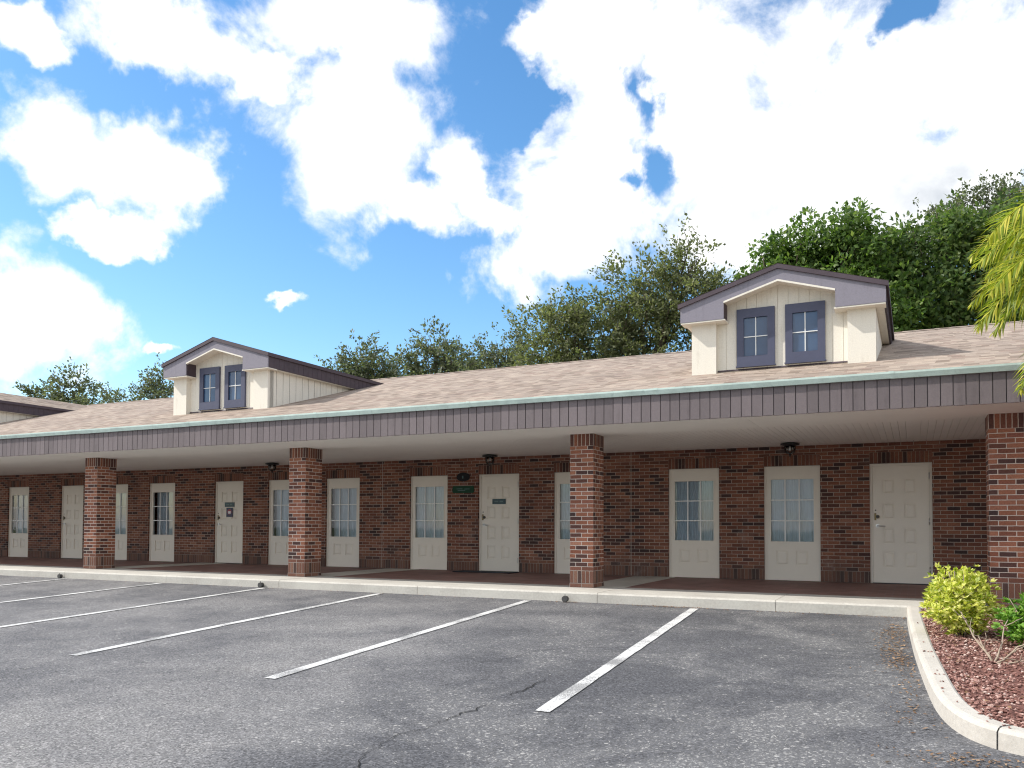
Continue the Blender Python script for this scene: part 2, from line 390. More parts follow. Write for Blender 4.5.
# painted lines
line_ab = [((-2.51,-10.45),(-2.762,-4.66)), ((-5.23,-10.36),(-5.325,-4.64)), ((-7.97,-10.30),(-8.056,-4.60)), ((-10.72,-10.2),(-10.60,-4.60)), ((-13.40,-10.2),(-13.22,-4.60)), ((-16.2,-10.2),(-16.03,-4.60)), ((-18.85,-10.2),(-18.6,-4.60))]
labels = ['white parking line nearest the red gravel bed, cutting toward the two right windows',
          'white parking line aimed at the front brick pillar beside the half-hidden window',
          'white parking line second to the left of the pillar with the drain at its kerb',
          'white parking line ending at the small black drain below the middle left pillar',
          'white parking line running off the left edge, ending below the door with the notice',
          'white parking line farthest back, ending left of the leftmost pillar base',
          'faint white parking line along the far left end of the lot']
for i, (e, u) in enumerate(line_ab):
    b = MB(); n = 24; y1s = [u[1]+(e[1]-u[1])*k/n for k in range(n+1)]; xc = [u[0]+(e[0]-u[0])*k/n for k in range(n+1)]
    wl = [x-.060+random.uniform(-.004, .004) for x in xc]; wr = [x+.060+random.uniform(-.004, .004) for x in xc]
    for k in range(n):
        b.face([(wl[k+1], y1s[k+1], lotz(y1s[k+1])+.004), (wr[k+1], y1s[k+1], lotz(y1s[k+1])+.004), (wr[k], y1s[k], lotz(y1s[k])+.004), (wl[k], y1s[k], lotz(y1s[k])+.004)])
    tag(b.build('parking_line', M['line']), labels[i], 'parking line', 'white lines of the parking stalls')

cracks = [[(-2.98,-12.3),(-3.01,-12.05),(-3.15,-11.77),(-3.19,-11.51),(-3.16,-11.37),(-3.07,-11.13),(-3.05,-10.81),(-2.99,-10.53),(-2.96,-10.26),(-2.95,-9.81),(-2.92,-9.3)],
          [(-5.3,-10.2),(-4.9,-9.93),(-4.41,-9.49),(-4.1,-9.27),(-3.7,-8.9),(-3.55,-8.41),(-3.32,-8.02),(-3.19,-7.32),(-3.08,-6.85),(-3.07,-6.21)],
          [(-6.39,-10.67),(-6.18,-10.39),(-6.2,-10.06),(-6.11,-9.53)]]
ck = MB()
for ci, c_ in enumerate(cracks):
    pts = []
    for a, b in zip(c_, c_[1:]):
        nn = max(2, int((Vector(b)-Vector(a)).length/.035))
        for k in range(nn):
            q = Vector(a).lerp(Vector(b), k/nn); pts.append(q + Vector((noise.noise((q.x*9, q.y*9, ci))*.05+random.gauss(0, .006), random.gauss(0, .008))))
    wmax = (.008, .004, .004)[ci]
    w = [max(.0006, wmax*(.35+.9*noise.noise((i*.08, ci, 3.1))+.25*random.random()))*min(1, i/8, (len(pts)-1-i)/8+.05) for i in range(len(pts))]
    for i in range(len(pts)-1):
        d = (pts[i+1]-pts[i]).normalized(); nv = Vector((-d.y, d.x))
        q = [pts[i]-nv*w[i], pts[i+1]-nv*w[i+1], pts[i+1]+nv*w[i+1], pts[i]+nv*w[i]]
        ck.face([(v_.x, v_.y, lotz(v_.y)+.003) for v_ in q])
tag(ck.build('asphalt_cracks', M['crack']), kind='structure')

# planting bed: kerb, soil, gravel
path = [(-.10,-4.5),(-.085,-5.3),(-.05,-6.3),(-.01,-7.3),(.05,-8.3),(.09,-8.9),(.13,-9.36),(.20,-9.74),(.31,-10.02),(.46,-10.19),(.66,-10.30),(1.0,-10.38),(1.7,-10.43),(3.2,-10.45),(9,-10.45)]
def smooth(pp, it=2):
    for _ in range(it):
        q = [pp[0]]
        for a, b in zip(pp, pp[1:]): q += [(a[0]*.75+b[0]*.25, a[1]*.75+b[1]*.25), (a[0]*.25+b[0]*.75, a[1]*.25+b[1]*.75)]
        pp = q+[pp[-1]]
    return pp
path = smooth(path)
kb = MB(); rows = []
for i, q in enumerate(path):
    d = (Vector(path[min(i+1, len(path)-1)])-Vector(path[max(i-1, 0)])).normalized(); nv = Vector((-d.y, d.x))   # toward the bed
    zb = lotz(q[1]); zt = max(zb+.125, -.0) if q[1] > -4.7 else zb+.135
    P = lambda off, z: (q[0]+nv.x*off, q[1]+nv.y*off, z)
    rows.append([P(0, zb-.06), P(.004, zt-.03), P(.022, zt-.006), P(.045, zt), P(.135, zt), P(.155, zt-.012), P(.157, zt-.15)])
s_ = 0
for i in range(len(rows)-1):
    s_ += (Vector(path[i+1])-Vector(path[i])).length
    for k in range(6): kb.face([rows[i][k], rows[i+1][k], rows[i+1][k+1], rows[i][k+1]][::-1], smooth=True)
kob = kb.build('bed_kerb', M['kerb']); tag(kob, kind='structure')
jt = MB()   # the open joint across the bed kerb
ji = min(range(len(path)), key=lambda i: (path[i][0]-.44)**2+(path[i][1]+10.17)**2)
a_, b_ = rows[ji], rows[ji+1]
dd = (Vector(b_[0])-Vector(a_[0])).normalized()*.008
for k in range(6):
    up = Vector((0,0,.003)) if k > 1 else Vector((0,0,0)); 
    d0 = (Vector((rows[ji][0][0], rows[ji][0][1], 0))-Vector((rows[ji][6][0], rows[ji][6][1], 0))).normalized()*(.003 if k < 3 else 0)
    p0, p1 = Vector(a_[k])+up+d0, Vector(a_[k+1])+up+d0
    jt.face([p0, p0+dd, p1+dd, p1])
tag(jt.build('kerb_joint', M['crack']), kind='structure')
bed = MB()
def bedz(x, y): return lotz(y)+.105 + .02*noise.noise((x*1.3, y*1.3, 0)) if y < -4.5 else -.05+.02*noise.noise((x*1.3, y*1.3, 0))
def bed_left(y):       # inner edge of the kerb at this y
    for a, c in zip(rows, rows[1:]):
        ya, yb = a[5][1], c[5][1]
        if yb <= y <= ya and ya > yb: return a[5][0]+(c[5][0]-a[5][0])*(ya-y)/(ya-yb)-.02
    return .02
nx, ny = 40, 40
for i in range(ny):
    for j in range(nx):
        ya, yb = -3.62-6.66*i/ny, -3.62-6.66*(i+1)/ny
        def X(y, k): 
            l = .13 if y > -4.5 else bed_left(y); return l+(9-l)*(k/nx)**1.8
        bed.face([(X(yb, j), yb, bedz(X(yb, j), yb)), (X(yb, j+1), yb, bedz(X(yb, j+1), yb)), (X(ya, j+1), ya, bedz(X(ya, j+1), ya)), (X(ya, j), ya, bedz(X(ya, j), ya))], smooth=True)
tag(bed.build('planting_bed', M['mulch']), kind='structure')

rk = MB()
def chip(mb, c, s, mi=0):
    rot = Matrix.Rotation(random.uniform(0, 6.3), 3, 'Z') @ Matrix.Rotation(random.uniform(-.7, .7), 3, 'X')
    sx, sy, sz = s*random.uniform(.7, 1.3), s*random.uniform(.5, 1), s*random.uniform(.35, .7)
    b = len(mb.v)
    for q in ((1,0,0), (0,1,0), (-1,.2,0), (0,-1,0), (.2,.1,1), (0,0,-1)):
        w = rot @ Vector((q[0]*sx*random.uniform(.7, 1.2), q[1]*sy*random.uniform(.7, 1.2), q[2]*sz)); mb.v.append((c[0]+w.x, c[1]+w.y, c[2]+w.z))
    for f in ((0,1,4), (1,2,4), (2,3,4), (3,0,4), (1,0,5), (2,1,5), (3,2,5), (0,3,5)):
        mb.f.append(tuple(b+k for k in f)); mb.mi.append(mi); mb.smooth.append(False); mb.uv.extend([(0,0)]*3)
for _ in range(17000):
    y = random.uniform(-10.24, -3.7); l = .15 if y > -4.5 else bed_left(y)+.015
    x = l + (3.2-l)*random.random()**1.3
    chip(rk, (x, y, bedz(x, y)+.010), random.uniform(.008, .024))
for _ in range(30):   # chips strayed on to the kerb top
    i = random.randrange(8, len(path)-12); q = rows[i]; c_ = Vector(q[3]).lerp(Vector(q[4]), random.random()); chip(rk, (c_.x, c_.y, c_.z+.006), .012)
tag(rk.build('red_lava_gravel', M['lava']), 'red lava rock gravel filling the planting bed behind the curved kerb', 'gravel', kind='stuff')

lt = MB()
def drop_leaf(x, y, z, s):
    a = random.uniform(0, 6.3); d = Vector((math.cos(a), math.sin(a), random.uniform(-.3, .3))); e = Vector((-math.sin(a), math.cos(a), random.uniform(-.5, .5)))
    c = Vector((x, y, z+s*.25)); lt.face([c-d*s, c-e*s*.4, c+d*s, c+e*s*.4])
for (x, y, sx, sy, n) in ((-.22,-5.8,.09,.45,380), (-.20,-6.9,.08,.25,220), (-.14,-7.6,.08,.2,230), (-.05,-8.7,.08,.4,70), (.0,-9.6,.10,.3,60), (-.3,-4.6,.35,.05,70),
                          (-3.05,-4.6,.25,.05,120), (-3.5,-4.6,.4,.04,70), (.25,-10.5,.22,.1,160), (.62,-10.55,.25,.07,110), (-4.75,-4.62,.15,.05,50), (-1.5,-4.62,1.2,.05,90),
                          (-8,-4.62,3,.05,110), (-15,-4.62,5,.05,90), (-.3,-7.5,.35,1.6,70)):
    for _ in range(n):
        px, py = random.gauss(x, sx), min(-4.53, random.gauss(y, sy))
        lim = bed_left(py)-.16
        if y < -4.7 and y > -10 and px > lim: px = lim-random.random()*.08
        drop_leaf(px, py, lotz(py)+.002, random.uniform(.007, .022))
for _ in range(420):       # leaves caught among the gravel
    y = random.uniform(-10.1, -4.2); l = bed_left(y)+.02 if y < -4.5 else .2; x = l+abs(random.gauss(0, .8)); drop_leaf(x, y, bedz(x, y)+.03, random.uniform(.010, .028))
tag(lt.build('leaf_litter', M['dryleaf']), 'dry brown leaves and grit blown against the kerbs', 'leaf litter', kind='stuff')

# ------------------------------------------------------------------ building
XL, XR = -46.0, 9.0
bld = empty('brick_office_building', (-10, 0, 0))
tag(bld, 'long low red brick office row with deep arcade and cream dormers on its roof', 'building')
OFF = (10, 0, 0)     # children are built in world coordinates, so undo the Empty's offset
def part(mb, name, mats, bevel=0): return mb.build(name, mats, bld, OFF, bevel)
HD = 2.13; SO = 2.495
wins = [(-25.094,-24.171), (-20.79,-19.869), (-18.96,-18.026), (-14.692,-13.757), (-12.864,-11.928), (-10.447,-9.495), (-6.849,-5.875), (-4.384,-3.401), (-2.548,-1.55)]
doors = [(-22.644,-21.717), (-16.523,-15.59), (-8.659,-7.682), (-.716,.291)]
wins = [(a, a+1.0) for a, c in wins]; doors = [(a, a+1.0) for a, c in doors]
ops = sorted(wins+doors)
w = MB(); WY0, WY1 = -.055, .12
prev = XL
for a, b in ops+[(XR, XR)]:
    w.box(prev, a, WY0, WY1, 0, .203, 1); w.box(prev, a, WY0, WY1, .203, HD, 0)
    if a != XR:
        w.box(a, b, WY0-.003, WY1, HD, HD+.203, 1, uvo=(-a, .203*11-HD)); w.box(a, b, WY0, WY1, HD+.203, SO+.06, 0)
    w.box(prev, a, WY0, WY1, HD, SO+.06, 0); prev = b
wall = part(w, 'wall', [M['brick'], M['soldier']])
for x in (-11.21, -5.15):
    b = MB(); b.box(x-.004, x+.004, WY0-.002, WY0+.02, .01, SO)
    b.build('expansion_joint', M['kerb'], wall)
b = MB()
b.box(XL, XL+.2, .13, 9.2, -.1, 2.9); b.box(XR-.2, XR, .13, 9.2, -.1, 2.9); b.box(XL, XR, 9.2, 9.4, -.1, 2.9)
part(b, 'rear_wall', M['brick'])
b = MB(); b.box(XL, XR, 1.6, 1.7, 0, 2.6); b.box(XL, XR, .13, 1.6, 0, .02); b.box(XL, XR, .13, 1.6, 2.56, 2.6)
part(b, 'room_lining', M['interior'])

# soffit: painted boards at right angles to the wall, with a flat beam board along the front
b = MB(); x = XL
while x < XR:
    b.box(x, x+.096, -3.24, -.05, SO+.006, SO+.03); x += .1
b.box(XL, XR, -3.3, .0, SO+.03, SO+.05)
sof = part(b, 'soffit', M['soffit'])
b = MB(); x = XL
while x < XR:
    q = min(x+3.66, XR); b.box(x, q-.004, -4.60, -3.246, SO-.002+random.uniform(-.0015, .0015), SO+.04); x = q
b.build('beam_board', M['soffit'], sof)

# fascia of vertical boards
b = MB(); x = XL; FB = 2.492
while x < XR:
    wd = random.uniform(.138, .146); dz = random.uniform(-.004, .002)
    dy = random.uniform(0, .004)
    b.box(x+.011, x+wd, -4.656-dy, -4.62, FB+dz, 2.92)
    x += wd
b.box(XL, XR, -4.634, -4.60, FB+.01, 2.92)
fas = part(b, 'fascia', M['purple'])

# roof
RS = .285
def roofz(y): return 2.952 + RS*(y+4.72)
YR = 2.32; HR = roofz(YR)
b = MB(); L = math.hypot(1, RS)
def slope_face(mb, x0, x1, ya, yb, za, zb):
    s = math.hypot(yb-ya, zb-za)
    mb.face([(x0, ya, za), (x1, ya, za), (x1, yb, zb), (x0, yb, zb)], uv=[(x0, ya*L), (x1, ya*L), (x1, ya*L+s), (x0, ya*L+s)])
slope_face(b, XL, XR, -4.70, YR, roofz(-4.70), HR)
b.face([(XL, YR, HR), (XR, YR, HR), (XR, 9.6, HR-(9.6-YR)*RS), (XL, 9.6, HR-(9.6-YR)*RS)], uv=[(XL, 9), (XR, 9), (XR, 0), (XL, 0)])
b.face([(XL, -4.70, roofz(-4.70)-.03), (XL, -4.6, 2.86), (XR, -4.6, 2.86), (XR, -4.70, roofz(-4.70)-.03)])
b.face([(XL, -4.70, roofz(-4.70)-.03), (XR, -4.70, roofz(-4.70)-.03), (XR, -4.70, roofz(-4.70)), (XL, -4.70, roofz(-4.70))])
for xx in (XL, XR): b.face([(xx, -4.6, 2.86), (xx, -4.70, 2.93), (xx, YR, HR-.002), (xx, 9.6, 2.86)])
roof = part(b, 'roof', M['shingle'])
b = MB(); x = XL
while x < XR:
    b.face([(x, YR-.13, roofz(YR-.13)+.012), (x+.295, YR-.13, roofz(YR-.13)+.006), (x+.295, YR, HR+.014), (x, YR, HR+.02)], uv=[(x, 0), (x+.3, 0), (x+.3, .13), (x, .13)])
    b.face([(x, YR, HR+.02), (x+.295, YR, HR+.014), (x+.295, YR+.13, roofz(YR-.13)+.006), (x, YR+.13, roofz(YR-.13)+.012)], uv=[(x, .14), (x+.3, .14), (x+.3, .27), (x, .27)]); x += .29
b.build('ridge_cap', M['shingle'], roof)
b = MB(); x = XL; k = 0
while x < XR:    # gutter in lengths with lapped seams
    q = min(x+3.05, XR); z0 = 2.872+random.uniform(-.004, .004); z1 = 2.955+random.uniform(-.003, .003)
    b.prism([(-4.661, z0), (-4.661, z1-.012), (-4.666, z1-.012), (-4.669, z0+.012), (-4.692, z0+.012), (-4.708, z1-.02), (-4.708, z1), (-4.722, z1), (-4.722, z1-.024), (-4.700, z0)][::-1], 'x', x, q+.02)
    b.box(q-.025, q+.035, -4.727, -4.7225, z1-.026, z1+.004)
    x = q
b.build('gutter', M['gutter'], roof)

# pillars
pb = []
def make_pillar():
    b = MB(); W, D = .402, .492
    b.box(0, W, 0, D, -.25, 0, 0)
    b.box(-.003, W+.003, -.003, D+.003, 0, .068, 0)
    b.box(0, W, 0, D, .068, .271, 1, uvo=(0, -.068)); b.box(0, W, 0, D, .271, SO-.203, 0, uvo=(0, -.271+.0677*4)); b.box(-.003, W+.003, -.003, D+.003, SO-.203, SO, 1, uvo=(0, .203*13-SO))
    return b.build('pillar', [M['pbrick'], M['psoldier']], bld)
p0 = make_pillar(); px = [-16.838, -10.934, -5.054, .89, -22.75, -28.65, 6.79]
for i, x in enumerate(px):
    o_ = p0 if i == 0 else p0.copy()
    if i: col.objects.link(o_); o_.parent = bld
    o_.location = (x+10, -3.59, 0)

# windows: cream panel with a nine-light glazed upper half
def make_window(full):
    b = MB(); W = .48
    gx0, gx1, gz0, gz1 = -.365, .365, .725, 1.885
    b.box(-W, gx0, 0, .05, 0, HD); b.box(gx1, W, 0, .05, 0, HD); b.box(gx0, gx1, 0, .05, gz1, HD); b.box(gx0, gx1, .016, .05, 0, gz0)
    wc = [(-.275, -.065), (.065, .275)]; wz = (.28, .56)
    for k0, k1 in ((gx0, -.275), (-.065, .065), (.275, gx1)): b.box(k0, k1, 0, .016, 0, gz0, skip='k')
    for c in wc: b.box(c[0], c[1], 0, .016, 0, wz[0], skip='klr'); b.box(c[0], c[1], 0, .016, wz[1], gz0, skip='klr')
    for a0, a1, c0, c1 in ((gx0-.02, gx0, gz0-.02, gz1+.02), (gx1, gx1+.02, gz0-.02, gz1+.02), (gx0, gx1, gz1, gz1+.02), (gx0, gx1, gz0-.02, gz0)):
        b.box(a0, a1, -.008, 0, c0, c1)
    b.box(-W, -W+.04, -.012, 0, 0, HD); b.box(W-.04, W, -.012, 0, 0, HD); b.box(-W+.04, W-.04, -.012, 0, HD-.04, HD)
    root = b.build('window', M['cream'], bld)
    for c in wc:
        b = MB(); g, h_ = .018, .045
        o1 = [(c[0]+g, .015, wz[0]+g), (c[1]-g, .015, wz[0]+g), (c[1]-g, .015, wz[1]-g), (c[0]+g, .015, wz[1]-g)]
        o2 = [(c[0]+h_, .003, wz[0]+h_), (c[1]-h_, .003, wz[0]+h_), (c[1]-h_, .003, wz[1]-h_), (c[0]+h_, .003, wz[1]-h_)]
        b.face(o2)
        for k in range(4): b.face([o1[k], o1[(k+1) % 4], o2[(k+1) % 4], o2[k]])
        b.build('raised_panel', M['cream'], root)
    b = MB(); tw = (gx1-gx0)/3; th = (gz1-gz0)/3
    for k in (1, 2):
        b.box(gx0+tw*k-.011, gx0+tw*k+.011, .004, .03, gz0, gz1)
    for k in (1, 2):
        for j in range(3):
            b.box(gx0+tw*j+(.011 if j else 0), gx0+tw*(j+1)-(.011 if j < 2 else 0), .004, .03, gz0+th*k-.011, gz0+th*k+.011)
    b.build('muntin_grid', M['muntin'], root)
    b = MB(); b.face([(gx0, .022, gz0), (gx1, .022, gz0), (gx1, .022, gz1), (gx0, .022, gz1)]); b.build('glass_pane', M['pane'], root)
    b = MB(); n = 72; x0 = gx0-.03 if full else gx0+tw*.93; x1 = gx1+.03
    f_ = [(x0+(x1-x0)*i/n, .075+.013*math.sin(i*1.05)+.008*noise.noise((i*.3, 0, 0))) for i in range(n+1)]
    for (xa, ya), (xb, yb) in zip(f_, f_[1:]):
        b.face([(xa, ya, gz0-.05), (xb, yb, gz0-.05), (xb, yb, gz1+.05), (xa, ya, gz1+.05)], smooth=True)
    b.build('curtain', M['curtain'], root)
    if not full:
        b = MB(); b.box(gx0-.03, x0+.02, .16, .165, gz0-.05, gz1+.05); b.build('inner_blind', M['curtain'], root)
    return root
wf, wp_ = make_window(True), make_window(False)
partial = {0, 1, 2, 3, 4}; used = set()
for i, (a, c) in enumerate(wins):
    kind = i in partial; src = wp_ if kind else wf
    o_ = src if kind not in used else copy_tree(src, bld); used.add(kind)
    o_.location = ((a+c)/2+10, 0, 0); o_.scale = ((c-a)/.96, 1, 1)

# doors: eight raised panels, lever, dead bolt, hinges
def make_door():
    W = .48; X0, X1, Z0, Z1 = -W+.045, W-.045, .012, HD-.045; lw = X1-X0; lh = Z1-Z0
    cols = [(X0+lw*a, X0+lw*c) for a, c in ((.175, .40), (.56, .785))]
    rws = [(Z1-lh*c, Z1-lh*a) for a, c in ((.732, .874), (.528, .67), (.315, .457), (.107, .24))]
    b = MB(); b.box(X0, X1, .022, .05, Z0, Z1)             # back slab, then stiles and rails proud of it
    xs_ = [X0, cols[0][0], cols[0][1], cols[1][0], cols[1][1], X1]
    for k in (0, 2, 4): b.box(xs_[k], xs_[k+1], .004, .022, Z0, Z1, skip='k')
    zs_ = [Z0]+[q for r in rws for q in r]+[Z1]
    for c in cols:
        for k in range(0, 10, 2): b.box(c[0], c[1], .004, .022, zs_[k], zs_[k+1], skip='klr')
    root = b.build('door', M['cream'], bld)
    b = MB()
    b.box(-W, -W+.043, -.01, .07, 0, HD); b.box(W-.043, W, -.01, .07, 0, HD); b.box(-W+.043, W-.043, -.01, .07, HD-.043, HD)
    b.build('door_frame', M['cream'], root)
    for c in cols:
        for r in rws:
            b = MB(); g, h_ = .020, .05
            o1 = [(c[0]+g, .021, r[0]+g), (c[1]-g, .021, r[0]+g), (c[1]-g, .021, r[1]-g), (c[0]+g, .021, r[1]-g)]
            o2 = [(c[0]+h_, .008, r[0]+h_), (c[1]-h_, .008, r[0]+h_), (c[1]-h_, .008, r[1]-h_), (c[0]+h_, .008, r[1]-h_)]
            b.face(o2)
            for k in range(4): b.face([o1[k], o1[(k+1) % 4], o2[(k+1) % 4], o2[k]])
            b.build('raised_panel', M['cream'], root)
    hx = -W+.045+.075
    b = MB(); b.tube([(hx, .006, 1.02), (hx, -.012, 1.02)], .030, 16); b.tube([(hx, -.012, 1.02), (hx, -.05, 1.02)], .011, 10); b.tube([(hx-.01, -.05, 1.02), (hx+.12, -.052, 1.015)], [.012, .009], 10)
    b.build('lever_handle', M['steel'], root)
    b = MB(); b.box(hx-.05, hx-.02, -.006, .006, 1.12, 1.25); b.box(hx-.02, hx+.02, -.005, .006, 1.16, 1.21); b.tube([(hx, -.004, 1.185), (hx, -.02, 1.185)], .034, 18)
    b.build('lock_plate', M['brass'], root)
    b = MB(); b.tube([(hx, -.02, 1.185), (hx, -.026, 1.185)], .026, 16); b.build('lock_cylinder', M['metal_black'], root)
    b = MB(); b.tube([(hx-.03, .006, 1.30), (hx-.03, .0, 1.30)], .012, 10); b.build('night_latch', M['metal_black'], root)
    for z in (.25, 1.1, 1.9):
        b = MB(); b.tube([(W-.044, -.012, z-.055), (W-.044, -.012, z+.055)], .009, 8); b.build('hinge', M['steel'], root)
    b = MB(); b.box(-W+.04, W-.04, -.06, .06, .0, .011); b.build('threshold', M['metal_black'], root)
    return root
d0 = make_door()
for i, (a, c) in enumerate(doors):
    o_ = d0 if i == 0 else copy_tree(d0, bld)
    o_.location = ((a+c)/2+10, 0, 0); o_.scale = ((c-a)/.96, 1, 1)

# dormers (local: x about the centre, y and z as in the world)
def make_dormer():
    YP, YF, YW = -3.25, -3.41, -3.13
    HE, HB, HP, HW = 4.454, 4.18, 4.895, 1.47
    PX0, PX1 = 1.33, .95
    sl = (HP-HE)/HW
    def back(z): return (z-2.952)/RS-4.72
    # body: recessed boarded front, two piers, two side walls
    b = MB()
    x = -PX1-.02
    while x < PX1+.02:          # board-and-groove front
        q = min(x+.155, PX1+.02); zt = lambda u: HP-.16-sl*abs(u)
        g = .005
        pts = [(x, YW, 3.30), (q-g, YW, 3.30), (q-g, YW, zt(q-g)), (x, YW, zt(x))]
        if x < 0 < q-g: pts = [(x, YW, 3.30), (q-g, YW, 3.30), (q-g, YW, zt(q-g)), (0, YW, zt(0)), (x, YW, zt(x))]
        b.face(pts); 
        b.face([(q-g, YW, 3.30), (q-g, YW+.012, 3.30), (q-g, YW+.012, zt(q)), (q-g, YW, zt(q))]); b.face([(q, YW+.012, 3.30), (q, YW, 3.30), (q, YW, zt(q)), (q, YW+.012, zt(q))])
        b.face([(q-g, YW+.012, 3.30), (q, YW+.012, 3.30), (q, YW+.012, zt(q)), (q-g, YW+.012, zt(q))]); x = q
    for s in (-1, 1):
        a0, a1 = sorted((s*PX1, s*PX0)); b.box(a0, a1, YP, YW+.05, 3.2, HB+.02)
        yy = YP+.06
        while yy < back(HB)+.1:      # side boards
            y2 = min(yy+.2, back(HB)+.12); xo = s*PX0
            za, zb = roofz(yy)-.08, roofz(y2)-.08
            q = [(xo, yy, za), (xo, y2-.008, zb), (xo, y2-.008, HB+.02), (xo, yy, HB+.02)]; b.face(q if s > 0 else q[::-1])
            q = [(xo-s*.008, y2-.008, zb), (xo-s*.008, y2, zb), (xo-s*.008, y2, HB+.02), (xo-s*.008, y2-.008, HB+.02)]; b.face(q if s > 0 else q[::-1]); yy = y2
    root = b.build('dormer', M['siding'], bld)
    # roof planes
    b = MB(); ov = .035; T = .028
    for s in (-1, 1):
        xe = s*(HW+ov); ze = HE-sl*ov
        yb0 = back(HP); yb1 = back(ze)
        f = [(0, YF-ov, HP+T), (xe, YF-ov, ze+T), (xe, yb1+.12, ze+T), (0, yb0+.12, HP+T)]
        d = math.hypot(HW, HP-HE); uv = [(YF-ov, d), (YF-ov, 0), (yb1, 0), (yb0, d)]
        b.face(f[::-1] if s > 0 else f, uv=uv[::-1] if s > 0 else uv)
    b.build('dormer_roof', M['shingle'], root)
    b = MB()    # dark drip edge under the shingles
    for s in (-1, 1):
        xe = s*(HW+ov); ze = HE-sl*ov
        P = [(0, HP), (xe, ze)]
        lo, hi = -.045, T-.003
        y0, y1 = YF-ov+.004, YF+.02
        q = [(0, y0, HP+lo), (xe, y0, ze+lo), (xe, y0, ze+hi), (0, y0, HP+hi)]; b.face(q if s > 0 else q[::-1])
        q = [(0, y0, HP+lo), (xe, y0, ze+lo), (xe, y1, ze+lo), (0, y1, HP+lo)]; b.face(q[::-1] if s > 0 else q)
        yb = back(ze)+.1
        q = [(xe, y0, ze+lo), (xe, yb, ze+lo), (xe, yb, ze+hi), (xe, y0, ze+hi)]; b.face(q if s > 0 else q[::-1])
        q = [(xe, y0, ze+lo), (xe, yb, ze+lo), (xe-s*.05, yb, ze+lo+.01), (xe-s*.05, y0, ze+lo+.01)]; b.face(q[::-1] if s > 0 else q)
    b.build('drip_edge', M['darktrim'], root)
    # rake board with its two deep ends
    b = MB(); BX = .80; rb = .205
    for s in (-1, 1):
        zt = lambda u: HP-.02-sl*abs(u)
        poly = [(0, zt(0)), (0, HP-rb), (s*BX, HP-rb-sl*BX), (s*BX, HB), (s*HW, HB), (s*HW, zt(HW))]
        b.prism(poly if s < 0 else poly[::-1], 'y', YF, YF+.03)
    b.build('rake_board', M['lilac'], root)
    # inner returns and soffits
    for s in (-1, 1):
        b = MB(); a0, a1 = sorted((s*BX, s*(BX+.02))); b.box(a0, a1, YF+.031, YW-.003, HB+.002, HP-rb-sl*BX+.05)
        b.build('box_return', M['darktrim'], root)
    b = MB()
    for s in (-1, 1):
        a0, a1 = sorted((s*(BX-.02), s*(HW-.005))); b.box(a0, a1, YF+.006, YW-.002, HB-.022, HB-.003)
        q = [(0, YF+.004, HP-rb-.004), (s*BX, YF+.004, HP-rb-sl*BX-.004), (s*BX, YW, HP-rb-sl*BX-.004), (0, YW, HP-rb-.004)]; b.face(q[::-1] if s > 0 else q)
        q = [(0, YF-.004, HP-rb-.028), (s*BX, YF-.004, HP-rb-sl*BX-.028), (s*BX, YF-.004, HP-rb-sl*BX), (0, YF-.004, HP-rb)]; b.face(q if s > 0 else q[::-1])
        q = [(0, YF-.004, HP-rb-.028), (s*BX, YF-.004, HP-rb-sl*BX-.028), (s*BX, YF+.05, HP-rb-sl*BX-.028), (0, YF+.05, HP-rb-.028)]; b.face(q[::-1] if s > 0 else q)
        a0, a1 = sorted((s*(PX0+.003), s*(HW-.03))); b.box(a0, a1, YF+.032, back(HB)+.1, HB-.014, HB)
    b.build('dormer_soffit', M['siding'], root)
    # side eave boards, ribbed
    for s in (-1, 1):
        b = MB(); yy = YF+.032
        while yy < back(HE):
            y2 = yy+.15; a0, a1 = sorted((s*(HW-.03), s*(HW+.004))); c0, c1 = sorted((s*(HW-.03), s*HW))
            b.box(a0, a1, yy, yy+.014, HB+.003, HE-.01); b.box(c0, c1, yy+.014, y2, HB, HE-.01); yy = y2
        b.build('eave_board', M['darktrim'], root)
    # two windows
    for cx in (-.365, .355):
        b = MB(); ow, z0, z1 = .2835, 3.474, 4.356; iw, gz0, gz1 = .178, 3.622, 4.216
        y0, y1 = YW-.045, YW+.01
        b.box(cx-ow, cx-iw, y0, y1, z0, z1); b.box(cx+iw, cx+ow, y0, y1, z0, z1); b.box(cx-iw, cx+iw, y0, y1, gz1, z1); b.box(cx-iw, cx+iw, y0, y1, z0, gz0)
        b.box(cx-ow-.012, cx+ow+.012, y0-.012, y1, z0-.022, z0-.002)
        b.build('window_frame', M['winframe'], root)
        b = MB(); b.box(cx-iw-.005, cx+iw+.005, YW-.012, YW+.004, gz0-.005, gz1+.005); b.build('window_pane', M['dormer_glass'], root)
        b = MB(); b.box(cx-.007, cx+.007, YW-.026, YW-.0125, gz0, gz1); zc = (gz0+gz1)/2
        b.box(cx-iw, cx-.007, YW-.026, YW-.0125, zc-.007, zc+.007); b.box(cx+.007, cx+iw, YW-.026, YW-.0125, zc-.007, zc+.007)
        b.build('window_muntin', M['muntin'], root)
    b = MB(); b.face([(-PX1, YW-.02, roofz(YW)+.006), (PX1, YW-.02, roofz(YW)+.006), (PX1, YW-.002, roofz(YW)+.03), (-PX1, YW-.002, roofz(YW)+.03)])
    b.build('flashing', M['darktrim'], root)
    return root
dm = make_dormer()
for i, x in enumerate((-1.80, -13.15, -24.5, -35.85)):
    o_ = dm if i == 0 else copy_tree(dm, bld)
    o_.location = (x+10, 0, 0)

